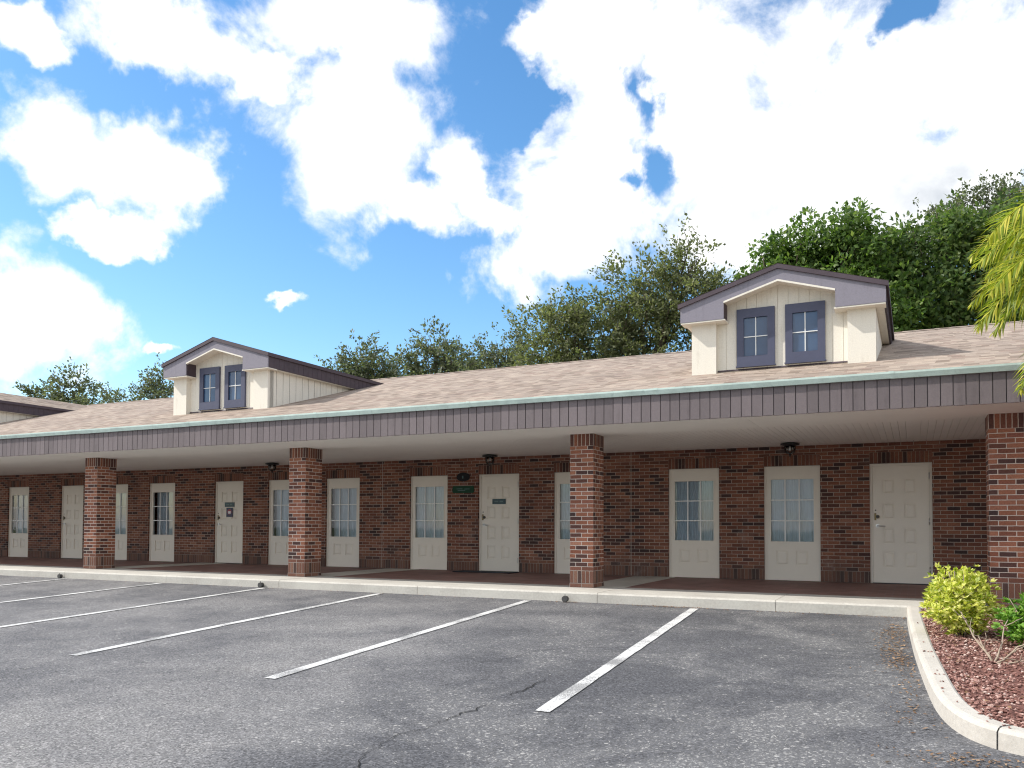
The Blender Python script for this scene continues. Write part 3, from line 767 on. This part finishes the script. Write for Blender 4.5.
# ------------------------------------------------------------------ small things on the building
def make_lamp(x, y, label):
    e = empty('ceiling_lamp', (x, y, SO)); tag(e, label, 'lamp', 'black ceiling lamps along the arcade')
    b = MB(); b.lathe([(.03, -.055), (.10, -.05), (.165, -.035), (.165, -.012), (.07, .006)], (0,0,0), 24); b.build('lamp_cap', M['metal_black'], e)
    b = MB(); b.lathe([(.085, -.055), (.088, -.12), (.070, -.17), (.035, -.195)], (0,0,0), 20); b.build('glass_shade', M['shade_glass'], e)
    b = MB()
    for k in range(4):
        a = k*math.pi/2+.4; c, s = math.cos(a), math.sin(a)
        b.tube([(.095*c, .095*s, -.045), (.096*c, .096*s, -.12), (.076*c, .076*s, -.175), (.0, .0, -.205)], .006, 6)
    b.lathe([(.004, -.25), (.012, -.235), (.016, -.215), (.010, -.20)], (0,0,0), 10)
    b.build('lamp_cage', M['metal_black'], e)
    b = MB(); b.tube([(0, 0, -.06), (0, 0, -.13)], .018, 8); b.build('bulb', M['muntin'], e)
make_lamp(-1.99, -.70, 'black ceiling lamp with glass jar hanging before the second window left of the plain door')
make_lamp(-8.06, -.66, 'black ceiling lamp above the door beside the oval and green plaques')
make_lamp(-13.93, -.76, 'black ceiling lamp left of the second brick pillar, near the door with the blue notice')

b = MB(); n = 28
el = [(-9.036+.166*math.cos(2*math.pi*k/n), 2.083+.098*math.sin(2*math.pi*k/n)) for k in range(n)]
b.prism(el[::-1], 'y', -.078, -.056)
op = b.build('oval_plaque', M['plaque_black']); tag(op, 'black oval plaque on the brick wall just above the green plaque', 'sign')
b = MB(); b.box(-9.055, -9.025, -.0800, -.0785, 2.05, 2.11); b.build('worn_mark', M['plate_pale'], op)
b = MB(); c_ = [(-.27, -.055), (-.25, -.078), (.25, -.078), (.27, -.055), (.27, .055), (.25, .078), (-.25, .078), (-.27, .055)]
b.prism([(x-9.035, z+1.804) for x, z in c_][::-1], 'y', -.073, -.056)
gp = b.build('green_plaque', M['plaque_green']); tag(gp, 'dark green rectangular plaque on the brick wall left of the door with the mat', 'sign')
for (xa, xb, z) in ((-9.2, -9.05, 1.82), (-9.0, -8.87, 1.815), (-9.17, -8.98, 1.785)):
    b = MB(); b.box(xa, xb, -.0755, -.0735, z-.008, z+.008); b.build('faded_lettering', M['plate_pale'], gp)

def door_plate(x, z, w, h, label):
    b = MB(); b.box(x-w/2, x+w/2, -.012, -.0045, z-h/2, z+h/2); o_ = b.build('door_plate', M['plaque_teal'])
    tag(o_, label, 'sign', 'dark name plates on the doors')
    b = MB(); b.box(x-w*.34, x-w*.05, -.0135, -.0122, z-h*.13, z+h*.13); b.box(x+w*.05, x+w*.3, -.0135, -.0122, z-h*.13, z+h*.13); b.build('faded_lettering', M['plate_pale'], o_)
door_plate(-8.168, 1.531, .325, .115, 'dark teal name plate on the door with the mat, beside the green plaque')
door_plate(-16.03, 1.527, .33, .12, 'dark teal name plate directly above the navy notice on the left door')
door_plate(-.30+.05, 5, .01, .01, 'x') if False else None
b = MB(); b.box(-16.14, -15.925, -.010, -.0045, 1.205, 1.445); nt = b.build('door_notice', M['notice_blue'])
tag(nt, 'navy notice with a red disc and white centre stuck on the left door', 'notice')
b = MB(); b.tube([(-16.03, -.0102, 1.34), (-16.03, -.0118, 1.34)], .07, 20); b.build('red_disc', M['notice_red'], nt)
b = MB(); b.box(-16.075, -15.985, -.0135, -.012, 1.29, 1.355); b.build('white_centre', M['notice_white'], nt)

b = MB(); b.prism([(-8.98, -.62), (-7.62, -.60), (-7.60, -.16), (-8.96, -.14)], 'z', .001, .016)
tag(b.build('door_mat', M['rubber'], bevel=.004), 'dark rubber mat lying before the door beside the green plaque', 'doormat')

def drain(x, y, s, label):
    e = empty('drain_outlet', (x, y, lotz(y))); tag(e, label, 'drain', 'small black drain outlets at the kerb')
    e.scale = (s, s, s)
    b = MB(); rings = [(.058, .0), (.062, -.03), (.058, -.065)]
    n = 18
    b.tube([(0, .04, .06), (0, -.01, .06), (0, -.055, .06)], [.058, .06, .062], n, cap=False)
    b.tube([(0, -.055, .06), (0, .03, .06)], [.048, .046], n, cap=True)
    for k in range(n):
        a, c = 2*math.pi*k/n, 2*math.pi*(k+1)/n
        b.face([(.062*math.sin(a), -.055, .06+.062*math.cos(a)), (.062*math.sin(c), -.055, .06+.062*math.cos(c)), (.048*math.sin(c), -.055, .06+.048*math.cos(c)), (.048*math.sin(a), -.055, .06+.048*math.cos(a))])
    b.build('pipe', M['plastic_pipe'], e)
    b = MB(); b.prism([(-.008, .115), (.008, .115), (.004, .155), (-.004, .155)], 'y', -.03, -.02); b.build('tab', M['plastic_pipe'], e)
drain(-4.73, -4.57, .75, 'black drain outlet with a pointed tab at the kerb below the nearest full pillar')
drain(-10.72, -4.55, .75, 'black drain outlet at the kerb just left of the second pillar, by a white line')
drain(-16.27, -4.55, .7, 'smallest black drain outlet at the kerb left of the leftmost pillar')

# ------------------------------------------------------------------ planting
def leaf(mb, c, d, l, w, fold=.25, nb=None):
    d = d.normalized(); rv = Vector((random.gauss(0, 1), random.gauss(0, 1), random.gauss(0, 1)))
    if nb is not None: rv = nb*1.5+rv*.75         # blades turn their faces to the open sky
    s = d.cross(rv).normalized()
    n = d.cross(s)
    mb.face([c, c+d*l*.5-s*w, c+d*l, c+d*l*.5+s*w+n*w*fold])

def limb(mb, a, c, r0, r1, wob=.12, n=6, seg=7):
    a, c = Vector(a), Vector(c); pts = []
    L_ = (c-a).length; sd = random.random()*50
    for i in range(n+1):
        f = i/n; q = a.lerp(c, f); q += Vector((noise.noise((f*3, sd, 0)), noise.noise((f*3, sd, 5)), noise.noise((f*3, sd, 9))*.4))*L_*wob*math.sin(math.pi*f)
        pts.append(q)
    mb.tube(pts, [r0+(r1-r0)*i/n for i in range(n+1)], seg); return pts

def tree(name, base, lobes, n, size, m, label, group, gap=.42, nscale=.8, droop=.0, seed=1, trunk=.3, stray=.1, spray=14, tuft=True):
    random.seed(seed)
    e = empty(name, base); tag(e, label, 'tree', group); B = Vector(base)
    tb = MB(); cr = MB()
    cz = min(l[2] for l in lobes); cx = sum(l[0] for l in lobes)/len(lobes); cy = sum(l[1] for l in lobes)/len(lobes)
    fork = Vector(((B.x+cx)/2, (B.y+cy)/2, B.z+(cz-B.z)*.5))
    tp = limb(tb, (0,0,0), fork-B, trunk, trunk*.7, .08, 6, 9)
    tot = sum(l[3]*l[4]*l[5] for l in lobes)
    for li, (x, y, z, rx, ry, rz) in enumerate(lobes):
        c = Vector((x, y, z))
        lp = limb(tb, tp[-1-(li % 2)], c-B, trunk*.5, trunk*.13, .12, 7, 6)
        for _ in range(9):
            d = Vector((random.gauss(0, 1), random.gauss(0, 1), random.gauss(.3, .8))).normalized()
            q = c-B + Vector((d.x*rx, d.y*ry, d.z*rz))*random.uniform(.75, 1.0)
            limb(tb, lp[random.randrange(3, 7)], q, trunk*.10, .012, .15, 5, 4)
        k = int(n*rx*ry*rz/tot/spray); made = 0; tries = 0
        while made < k and tries < k*8:
            tries += 1
            d = Vector((random.gauss(0, 1), random.gauss(0, 1), random.gauss(0, 1))).normalized()
            rr = random.random()**.5*(1+abs(random.gauss(0, stray)))
            # knobbly outline: the radius itself varies with direction
            kn = 1+.36*noise.noise(d*2.3+Vector((li*7.1, seed, 0)))+.22*noise.noise(d*6+Vector((li*3.3, seed, 2)))
            q = c + Vector((d.x*rx, d.y*ry, d.z*rz))*rr*kn
            if noise.noise(q*nscale+Vector((seed*11, 0, 0)))*.7+noise.noise(q*nscale*2.6)*.5 < gap-.5: continue
            made += 1
            p0 = q-B; nb = (d*.8+Vector((-.35, -.25, .9))).normalized()
            if tuft:        # feathery arching sprays
                tw = (d*.8+Vector((random.gauss(0, .45), random.gauss(0, .45), random.gauss(.2, .4)-droop))).normalized()
                L_ = random.uniform(.35, .85)
                if random.random() < .25: tb.tube([p0-tw*L_*.3, p0+tw*L_*.9], [.011, .004], 3, cap=False)
                for j in range(spray):
                    f = (j+random.random())/spray; sp_ = .10*(1-.5*f)
                    ld = tw*.7+Vector((random.gauss(0, .6), random.gauss(0, .6), random.gauss(0, .5)))
                    leaf(cr, p0+tw*L_*f+Vector((0,0,-.10*f*f))+Vector((random.gauss(0, sp_), random.gauss(0, sp_), random.gauss(0, sp_))), ld, size*random.uniform(.7, 1.3), size*random.uniform(.2, .33), nb=nb)
            else:           # rounded leaf clumps
                rc = random.uniform(.16, .34)
                for j in range(spray):
                    v_ = Vector((random.gauss(0, 1), random.gauss(0, 1), random.gauss(0, 1))).normalized()
                    leaf(cr, p0+Vector((v_.x*rc, v_.y*rc, v_.z*rc*.75)), v_*.7+Vector((random.gauss(0, .5), random.gauss(0, .5), random.gauss(0, .5))), size*random.uniform(.7, 1.3), size*random.uniform(.22, .36), nb=(v_*.8+nb).normalized())
    tb.build('trunk', M['bark'], e); cr.build('crown', m, e)
    return e

G1 = 'trees standing behind the building'
GZ = -.19
tree('oak_tree', (-9.8, 14.5, GZ), [(-12.6,13.8,8.3,1.7,1.9,1.25), (-10.9,14.3,8.5,1.9,2.0,1.6), (-9.3,14.2,9.2,1.5,1.9,1.5), (-7.9,14.1,9.7,1.35,1.6,1.6), (-7.3,14.2,10.85,.62,1.2,.95), (-6.9,14.0,8.6,1.1,1.5,1.4), (-10.5,14.0,6.6,3.4,1.8,1.3), (-13.7,14.2,7.2,.9,1.2,.9)],
     40000, .155, M['oak'], 'broad olive-green oak with ragged arching twigs, left of the nearest dormer', G1, .50, .95, .0, 3, .34, .14)
tree('leafy_tree', (-3.2, 15.5, GZ), [(-4.75,15,10.0,.85,1.5,1.05), (-4.0,15.2,10.6,1.3,1.6,1.2), (-2.2,15.3,11.0,1.3,1.6,1.25), (-1.1,15.3,10.5,.9,1.4,1.1), (-3.0,15,9.0,2.8,1.9,1.3), (-1.0,15.0,8.3,1.2,1.6,1.6)],
     33000, .19, M['green'], 'bright green dense tree rising directly behind the nearest dormer', G1, .45, 1.0, -.1, 5, .36, .07, tuft=False)
tree('leafy_tree', (1.4, 17, GZ), [(-.35,16.6,10.6,1.05,1.5,1.4), (1.1,16.8,10.8,1.3,1.6,1.5), (2.6,17,10.8,1.4,1.7,1.6), (.6,16.5,8.8,1.6,1.8,1.5), (2.8,16.7,8.7,1.6,1.8,1.5), (4.4,17,10.3,1.6,1.7,2.0), (5.5,17,8.8,1.5,1.6,1.7)],
     36000, .20, M['darkgreen'], 'dark green dense tree behind the roof between dormer and palm', G1, .46, 1.0, -.1, 8, .36, .08, tuft=False)
tree('oak_tree', (2.4, 21, GZ), [(1.6,20.6,12.4,1.4,1.8,1.1), (2.9,20.7,13.4,1.0,1.4,.9), (3.9,20.8,12.6,1.2,1.6,1.1), (.3,20.6,11.9,1.0,1.4,.8)],
     15000, .15, M['oak_grey'], 'tall thin grey-green oak topping the dark trees at the right', G1, .47, .9, 0, 11, .3, .18)
tree('oak_tree', (-26.2, 20, GZ), [(-27.6,20,9.3,1.1,1.5,.75), (-26.2,20,9.7,1.0,1.5,.9), (-25.1,20,9.0,.9,1.4,.9), (-26.4,20,8.2,2.1,1.6,.9)],
     8500, .19, M['oak_grey'], 'small rounded dark tree right of the left dormer, the left of a pair', G1, .40, .7, 0, 13, .25, .14)
tree('oak_tree', (-22.0, 20, GZ), [(-22.9,20,9.2,.85,1.4,.9), (-21.8,20,9.9,.75,1.3,1.0), (-20.8,20,9.3,.7,1.3,.9), (-21.9,20,8.2,1.9,1.6,.9)],
     8000, .19, M['oak_grey'], 'small rounded dark tree in the gap between the dormers, the right of a pair', G1, .40, .7, 0, 17, .25, .15)
tree('oak_tree', (-17.7, 18, GZ), [(-18.0,18,8.8,.9,1.2,.7), (-16.9,18,9.3,.9,1.2,.75), (-17.4,18,8.0,1.7,1.4,.8)],
     6500, .16, M['oak_grey'], 'thin low tree against the sky at the left foot of the broad oak', G1, .48, .9, 0, 19, .2, .18)
tree('oak_tree', (-40.6, 13, GZ), [(-42.0,13,7.8,1.0,1.2,.7), (-40.1,13,8.1,.8,1.2,1.05), (-41.0,13,7.2,2.0,1.4,.6)],
     4200, .19, M['oak_grey'], 'sparse tree above the roof dip near the farthest dormer', G1, .47, .8, 0, 23, .22, .2)
tree('oak_tree', (-36.8, 13, GZ), [(-37.6,13,7.0,.9,1.1,.5), (-36.3,13,7.2,.9,1.1,.5)],
     1700, .16, M['oak_grey'], 'low wispy treetop just clearing the ridge, left of the left dormer', G1, .48, .9, 0, 29, .18, .2)
tree('oak_tree', (-33.7, 13, GZ), [(-34.2,13,7.6,.8,1.1,.7), (-32.9,13,7.7,1.0,1.2,.8)],
     3000, .16, M['oak_grey'], 'wispy treetop partly hidden behind the left dormer', G1, .44, .9, 0, 31, .18, .18)

def shrub(name, base, r, h, n, size, m, label, seed):
    random.seed(seed); e = empty(name, base); tag(e, label, 'shrub'); st_ = MB(); f = MB()
    for _ in range(16):
        a = random.uniform(0, 6.3); tip = Vector((math.cos(a)*r*random.uniform(.2, .85), math.sin(a)*r*random.uniform(.2, .85), h*random.uniform(.6, .98)))
        limb(st_, (random.gauss(0, .03), random.gauss(0, .03), 0), tip, .011, .004, .12, 5, 5)
    for _ in range(n):
        d = Vector((random.gauss(0, 1), random.gauss(0, 1), random.gauss(0, 1))).normalized()
        kn = 1+.30*noise.noise(d*2+Vector((seed, 0, 0)))+.22*noise.noise(d*5+Vector((0, seed, 0)))
        rr = random.random()**.4*kn*(1+min(.18, abs(random.gauss(0, .08))))
        c = Vector((d.x*r*rr, d.y*r*rr, h*.53+d.z*h*.47*rr))
        if c.z < .03: continue
        for j in range(6):
            a = random.uniform(0, 6.3); ld = d*.5+Vector((math.cos(a)*.8, math.sin(a)*.8, random.uniform(-.25, .7)))
            leaf(f, c, ld, size*random.uniform(.6, 1.25), size*random.uniform(.17, .26), nb=(d+Vector((0,0,.8))).normalized())
    st_.build('stems', M['twig'], e); f.build('foliage', m, e)
shrub('yellow_shrub', (.42, -6.45, bedz(.42, -6.45)-.01), .31, .70, 900, .062, M['croton'], 'yellow variegated shrub in the gravel before the right brick pillar', 41)
shrub('green_shrub', (1.07, -7.0, bedz(1.07, -7.0)-.01), .33, .52, 620, .07, M['shrub'], 'bright green low shrub at the right edge of the gravel bed', 43)
# dead branched shrub between the two
random.seed(51)
tb = MB(); d0_ = Vector((.60, -7.85, bedz(.6, -7.85)-.01))
for tip in ((-.22,.45,.40), (-.10,.2,.22), (.42,.02,.30), (.14,.30,.36), (.22,-.1,.06)):
    pp = limb(tb, (0,0,0), tip, .010, .004, .1, 6, 6)
    for _ in range(3):
        q = pp[random.randrange(2, 6)]; limb(tb, q, q+Vector((random.gauss(0, .1), random.gauss(0, .1), random.uniform(.0, .16))), .005, .002, .15, 4, 4)
tag(tb.build('dead_shrub', M['twig'], None, d0_), 'bare bleached dead twigs forking between the yellow and green shrubs', 'dead shrub')

# palm just outside the right edge, fronds hanging into view
random.seed(61)
PB = Vector((2.66, -6.7, bedz(2.66, -6.7)))
pe = empty('palm_tree', PB); tag(pe, 'palm with arching yellow-green feather fronds hanging over the roof edge at right', 'tree')
H = 4.05
b = MB(); b.tube([(0,0,-.1), (.02,0,.8), (.0,.02,2), (-.02,.0,3.3), (0,0,H)], [.17, .13, .12, .125, .15], 14); b.build('trunk', M['bark'], pe)
def frond(az, rise, length, droop, seed):
    random.seed(seed)
    m_ = MB(); dx, dy = math.cos(az), math.sin(az); n = 30; P = []; ang = rise; q = Vector((dx*.08, dy*.08, H))
    for i in range(n+1):
        P.append(q.copy()); q = q+Vector((dx*math.cos(ang), dy*math.cos(ang), math.sin(ang)))*(length/n); ang -= droop/n*(.5+i/n)
    m_.tube(P, [.018*(1-i/n)+.004 for i in range(n+1)], 5)
    side = Vector((-dy, dx, 0))
    for i in range(4, n*4):
        f = i/(n*4); k = min(n-1, int(f*n)); c = P[k].lerp(P[k+1], f*n-k); d = (P[k+1]-P[k]).normalized()
        L_ = .46*(math.sin(math.pi*min(1, f*.86+.12))**.7)*random.uniform(.85, 1.1)
        for s in (-1, 1):
            ld = (d*.72+side*s*.5+Vector((0,0,1)).lerp(d.cross(side)*(1 if d.cross(side).z > 0 else -1), .7)*random.choice((-.62, -.30, .12, .5))+Vector((0,0,-.06+random.gauss(0, .06)))).normalized()
            mid = c+ld*L_*.5; tip = c+ld*L_*.97+Vector((0,0,-L_*random.uniform(.05, .24)))
            wv = ld.cross(Vector((0,0,1))).normalized()*.0095
            m_.face([c-wv*.6, mid-wv, mid+wv, c+wv*.6]); b2 = len(m_.v)
            m_.v.append(tuple(tip)); m_.f.append((b2-3, b2, b2-2)); m_.mi.append(0); m_.smooth.append(False); m_.uv.extend([(0,0)]*3)
    m_.build('frond', M['palm'], pe)
for k, (az, ri, le, dr) in enumerate(((R(182), -.05, 2.3, 1.0), (R(188), .30, 2.2, 1.25), (R(176), .12, 2.25, 1.1), (R(184), -.45, 2.3, .9), (R(183), -.46, 2.36, .80), (R(187), -.42, 2.2, .85), (R(193), .1, 2.2, 1.15), (R(171), .45, 2.2, 1.3), (R(200), .45, 2.3, 1.5), (R(205), -.2, 2.2, 1.0), (R(162), .0, 2.2, 1.1), (R(216), .3, 2.3, 1.4), (R(152), .5, 2.3, 1.5),
      (R(140), .6, 2.3, 2.2), (R(235), .4, 2.4, 2.2), (R(255), .8, 2.4, 2.2), (R(285), .4, 2.4, 2.2), (R(310), .8, 2.4, 2.2), (R(340), .4, 2.4, 2.2), (R(5), .8, 2.4, 2.2), (R(35), .5, 2.4, 2.2), (R(65), .8, 2.4, 2.2), (R(95), .4, 2.4, 2.2), (R(118), .9, 2.4, 2.2))):
    frond(az, ri, le, dr, 70+k)

# ------------------------------------------------------------------ camera, sun, sky
cam = bpy.data.cameras.new('camera'); co = bpy.data.objects.new('camera', cam); col.objects.link(co)
co.matrix_world = Matrix.Translation((0, -16.134, .978)) @ Matrix.Rotation(R(25.962), 4, 'Z') @ Matrix.Rotation(R(90+1.767), 4, 'X') @ Matrix.Rotation(R(.225), 4, 'Z')
cam.sensor_width = 36; cam.lens = 826.47/1024*36; cam.shift_y = (501.3-384)/1024; cam.clip_end = 2000; cam.clip_start = .05
sc.camera = co

SUN = Vector((-1.05, -.42, 1.0)).normalized()
sl_ = bpy.data.lights.new('sun', 'SUN'); so = bpy.data.objects.new('sun', sl_); col.objects.link(so)
sl_.energy = 2.05; sl_.angle = R(.53); sl_.color = (1.0, .955, .89)
so.rotation_euler = SUN.to_track_quat('Z', 'Y').to_euler(); so.location = (-20, -20, 30)

wd = bpy.data.worlds.new('World'); sc.world = wd; wd.use_nodes = True
t = NT(wd.node_tree); bg = t.n['Background']
sky = t.new('ShaderNodeTexSky', sky_type='NISHITA'); sky.sun_disc = False
sky.sun_elevation = math.asin(SUN.z); sky.sun_rotation = math.atan2(SUN.x, SUN.y)
sky.air_density = 1.0; sky.dust_density = .4; sky.ozone_density = 1.6; sky.altitude = 0
tc = t.new('ShaderNodeTexCoord'); d = tc.outputs['Generated']; dx, dy, dz = t.sep(d)
az = t.math('ARCTAN2', dx, dy); elv = t.math('ARCSINE', dz); wv1 = t.vmath('MULTIPLY', t.vmath('SUBTRACT', t.noise(d, 6.5, 5, .6, out='Color'), (.5,.5,.5)), (.20,.16,0))
wv2 = t.vmath('MULTIPLY', t.vmath('SUBTRACT', t.noise(d, 24, 6, .65, out='Color'), (.5,.5,.5)), (.05,.04,0))
ae = t.vmath('ADD', t.vmath('ADD', t.comb(az, elv), wv1), wv2)
BLOBS = [(-0.56,0.375,0.06,0.045), (-0.475,0.375,0.05,0.03), (-0.639,0.456,0.139,0.103), (-0.676,0.551,0.151,0.053), (-0.864,0.514,0.119,0.043), (-0.761,0.5,0.067,0.035), (-0.97,0.39,0.097,0.051), (-0.857,0.4,0.064,0.053), (-0.906,0.324,0.042,0.022), (-0.971,0.214,0.083,0.076), (-0.869,0.193,0.022,0.012), (-0.713,0.25,0.027,0.013), (-0.347,0.41,0.127,0.119), (-0.414,0.32,0.085,0.058), (-0.228,0.463,0.174,0.145), (-0.04,0.44,0.205,0.14), (0.068,0.464,0.148,0.112), (-0.149,0.324,0.144,0.063), (-0.506,0.417,0.046,0.041), (-0.341,0.528,0.085,0.079), (0.009,0.355,0.127,0.087), (-1.0,0.488,0.036,0.025), (-0.396,0.558,0.074,0.023)]
HOLES = [(-0.281,0.487,0.034,0.065), (-0.014,0.526,0.04,0.028), (-0.295,0.396,0.038,0.055), (-0.335,0.389,0.03,0.025), (-0.445,0.488,0.047,0.044)]
def blob(x, y, a, b_):
    v_ = t.vmath('MULTIPLY', t.vmath('SUBTRACT', ae, (x, y, 0)), (1/a, 1/b_, 0))
    return t.math('SUBTRACT', 1.0, t.vmath('LENGTH', v_, out='Value'))
acc = None
for q in BLOBS:
    f = blob(*q); acc = f if acc is None else t.math('SMOOTH_MAX', acc, f, .12)
hol = None
for q in HOLES:
    f = blob(*q); hol = f if hol is None else t.math('MAXIMUM', hol, f)
frame = t.math('MINIMUM', t.step(t.vmath('LENGTH', t.vmath('MULTIPLY', t.vmath('SUBTRACT', ae, (-.455, .3, 0)), (1.25, 1.9, 0)), out='Value'), .9, 1.25), 1.0)
gen = t.math('MULTIPLY', t.math('SUBTRACT', t.noise(d, 2.1, 3, .5), .40), 4.5)  # unseen clouds outside the view, thickened to add fill light on the facade
gen = t.math('SUBTRACT', gen, t.math('MULTIPLY', t.math('SUBTRACT', 1.0, frame), 6.0))
acc = t.math('MAXIMUM', t.math('MINIMUM', acc, .8), t.math('MINIMUM', gen, .8))
acc = t.math('SUBTRACT', acc, t.math('MULTIPLY', t.math('MAXIMUM', hol, 0.0), 1.0))
wisp = t.noise(d, 8.5, 10, .62, dist=.3); puff = t.noise(d, 22, 6, .6)
den = t.math('ADD', acc, t.math('MULTIPLY', t.math('SUBTRACT', wisp, .5), 2.2))
den = t.math('ADD', den, t.math('MULTIPLY', t.math('SUBTRACT', puff, .5), .45))
cover = t.step(den, -.14, .50)
core = t.step(den, .18, 1.0)
bil = t.math('ADD', t.math('MULTIPLY', t.noise(t.vmath('ADD', d, (.015, .01, -.02)), 6.0, 7, .55), .7), t.math('MULTIPLY', wisp, .3))
gsh = t.step(bil, .44, .66)
low = t.math('MAXIMUM', t.math('MULTIPLY', gsh, .42), t.math('MULTIPLY', t.step(blob(-.02, .315, .26, .12), .0, .8), t.math('ADD', .45, t.math('MULTIPLY', gsh, .55))))
shade = t.math('MULTIPLY', core, low)
cc = t.mix(shade, (3.7, 3.72, 3.75), (1.85, 2.0, 2.2))
hs = t.new('ShaderNodeHueSaturation'); hs.inputs['Saturation'].default_value = 1.26; hs.inputs['Value'].default_value = .63; hs.inputs['Hue'].default_value = .497
t.l.new(sky.outputs[0], hs.inputs['Color'])
t.put(bg.inputs['Color'], t.mix(cover, hs.outputs[0], cc)); bg.inputs['Strength'].default_value = .15

sc.view_settings.view_transform = 'Standard'; sc.view_settings.look = 'None'; sc.view_settings.exposure = 1.24; sc.view_settings.gamma = 1.0
sc.cycles.pixel_filter_type = 'BLACKMAN_HARRIS'; sc.cycles.filter_width = 1.15
sc.cycles.max_bounces = 10; sc.cycles.diffuse_bounces = 6; sc.cycles.transparent_max_bounces = 12; sc.cycles.use_denoising = True
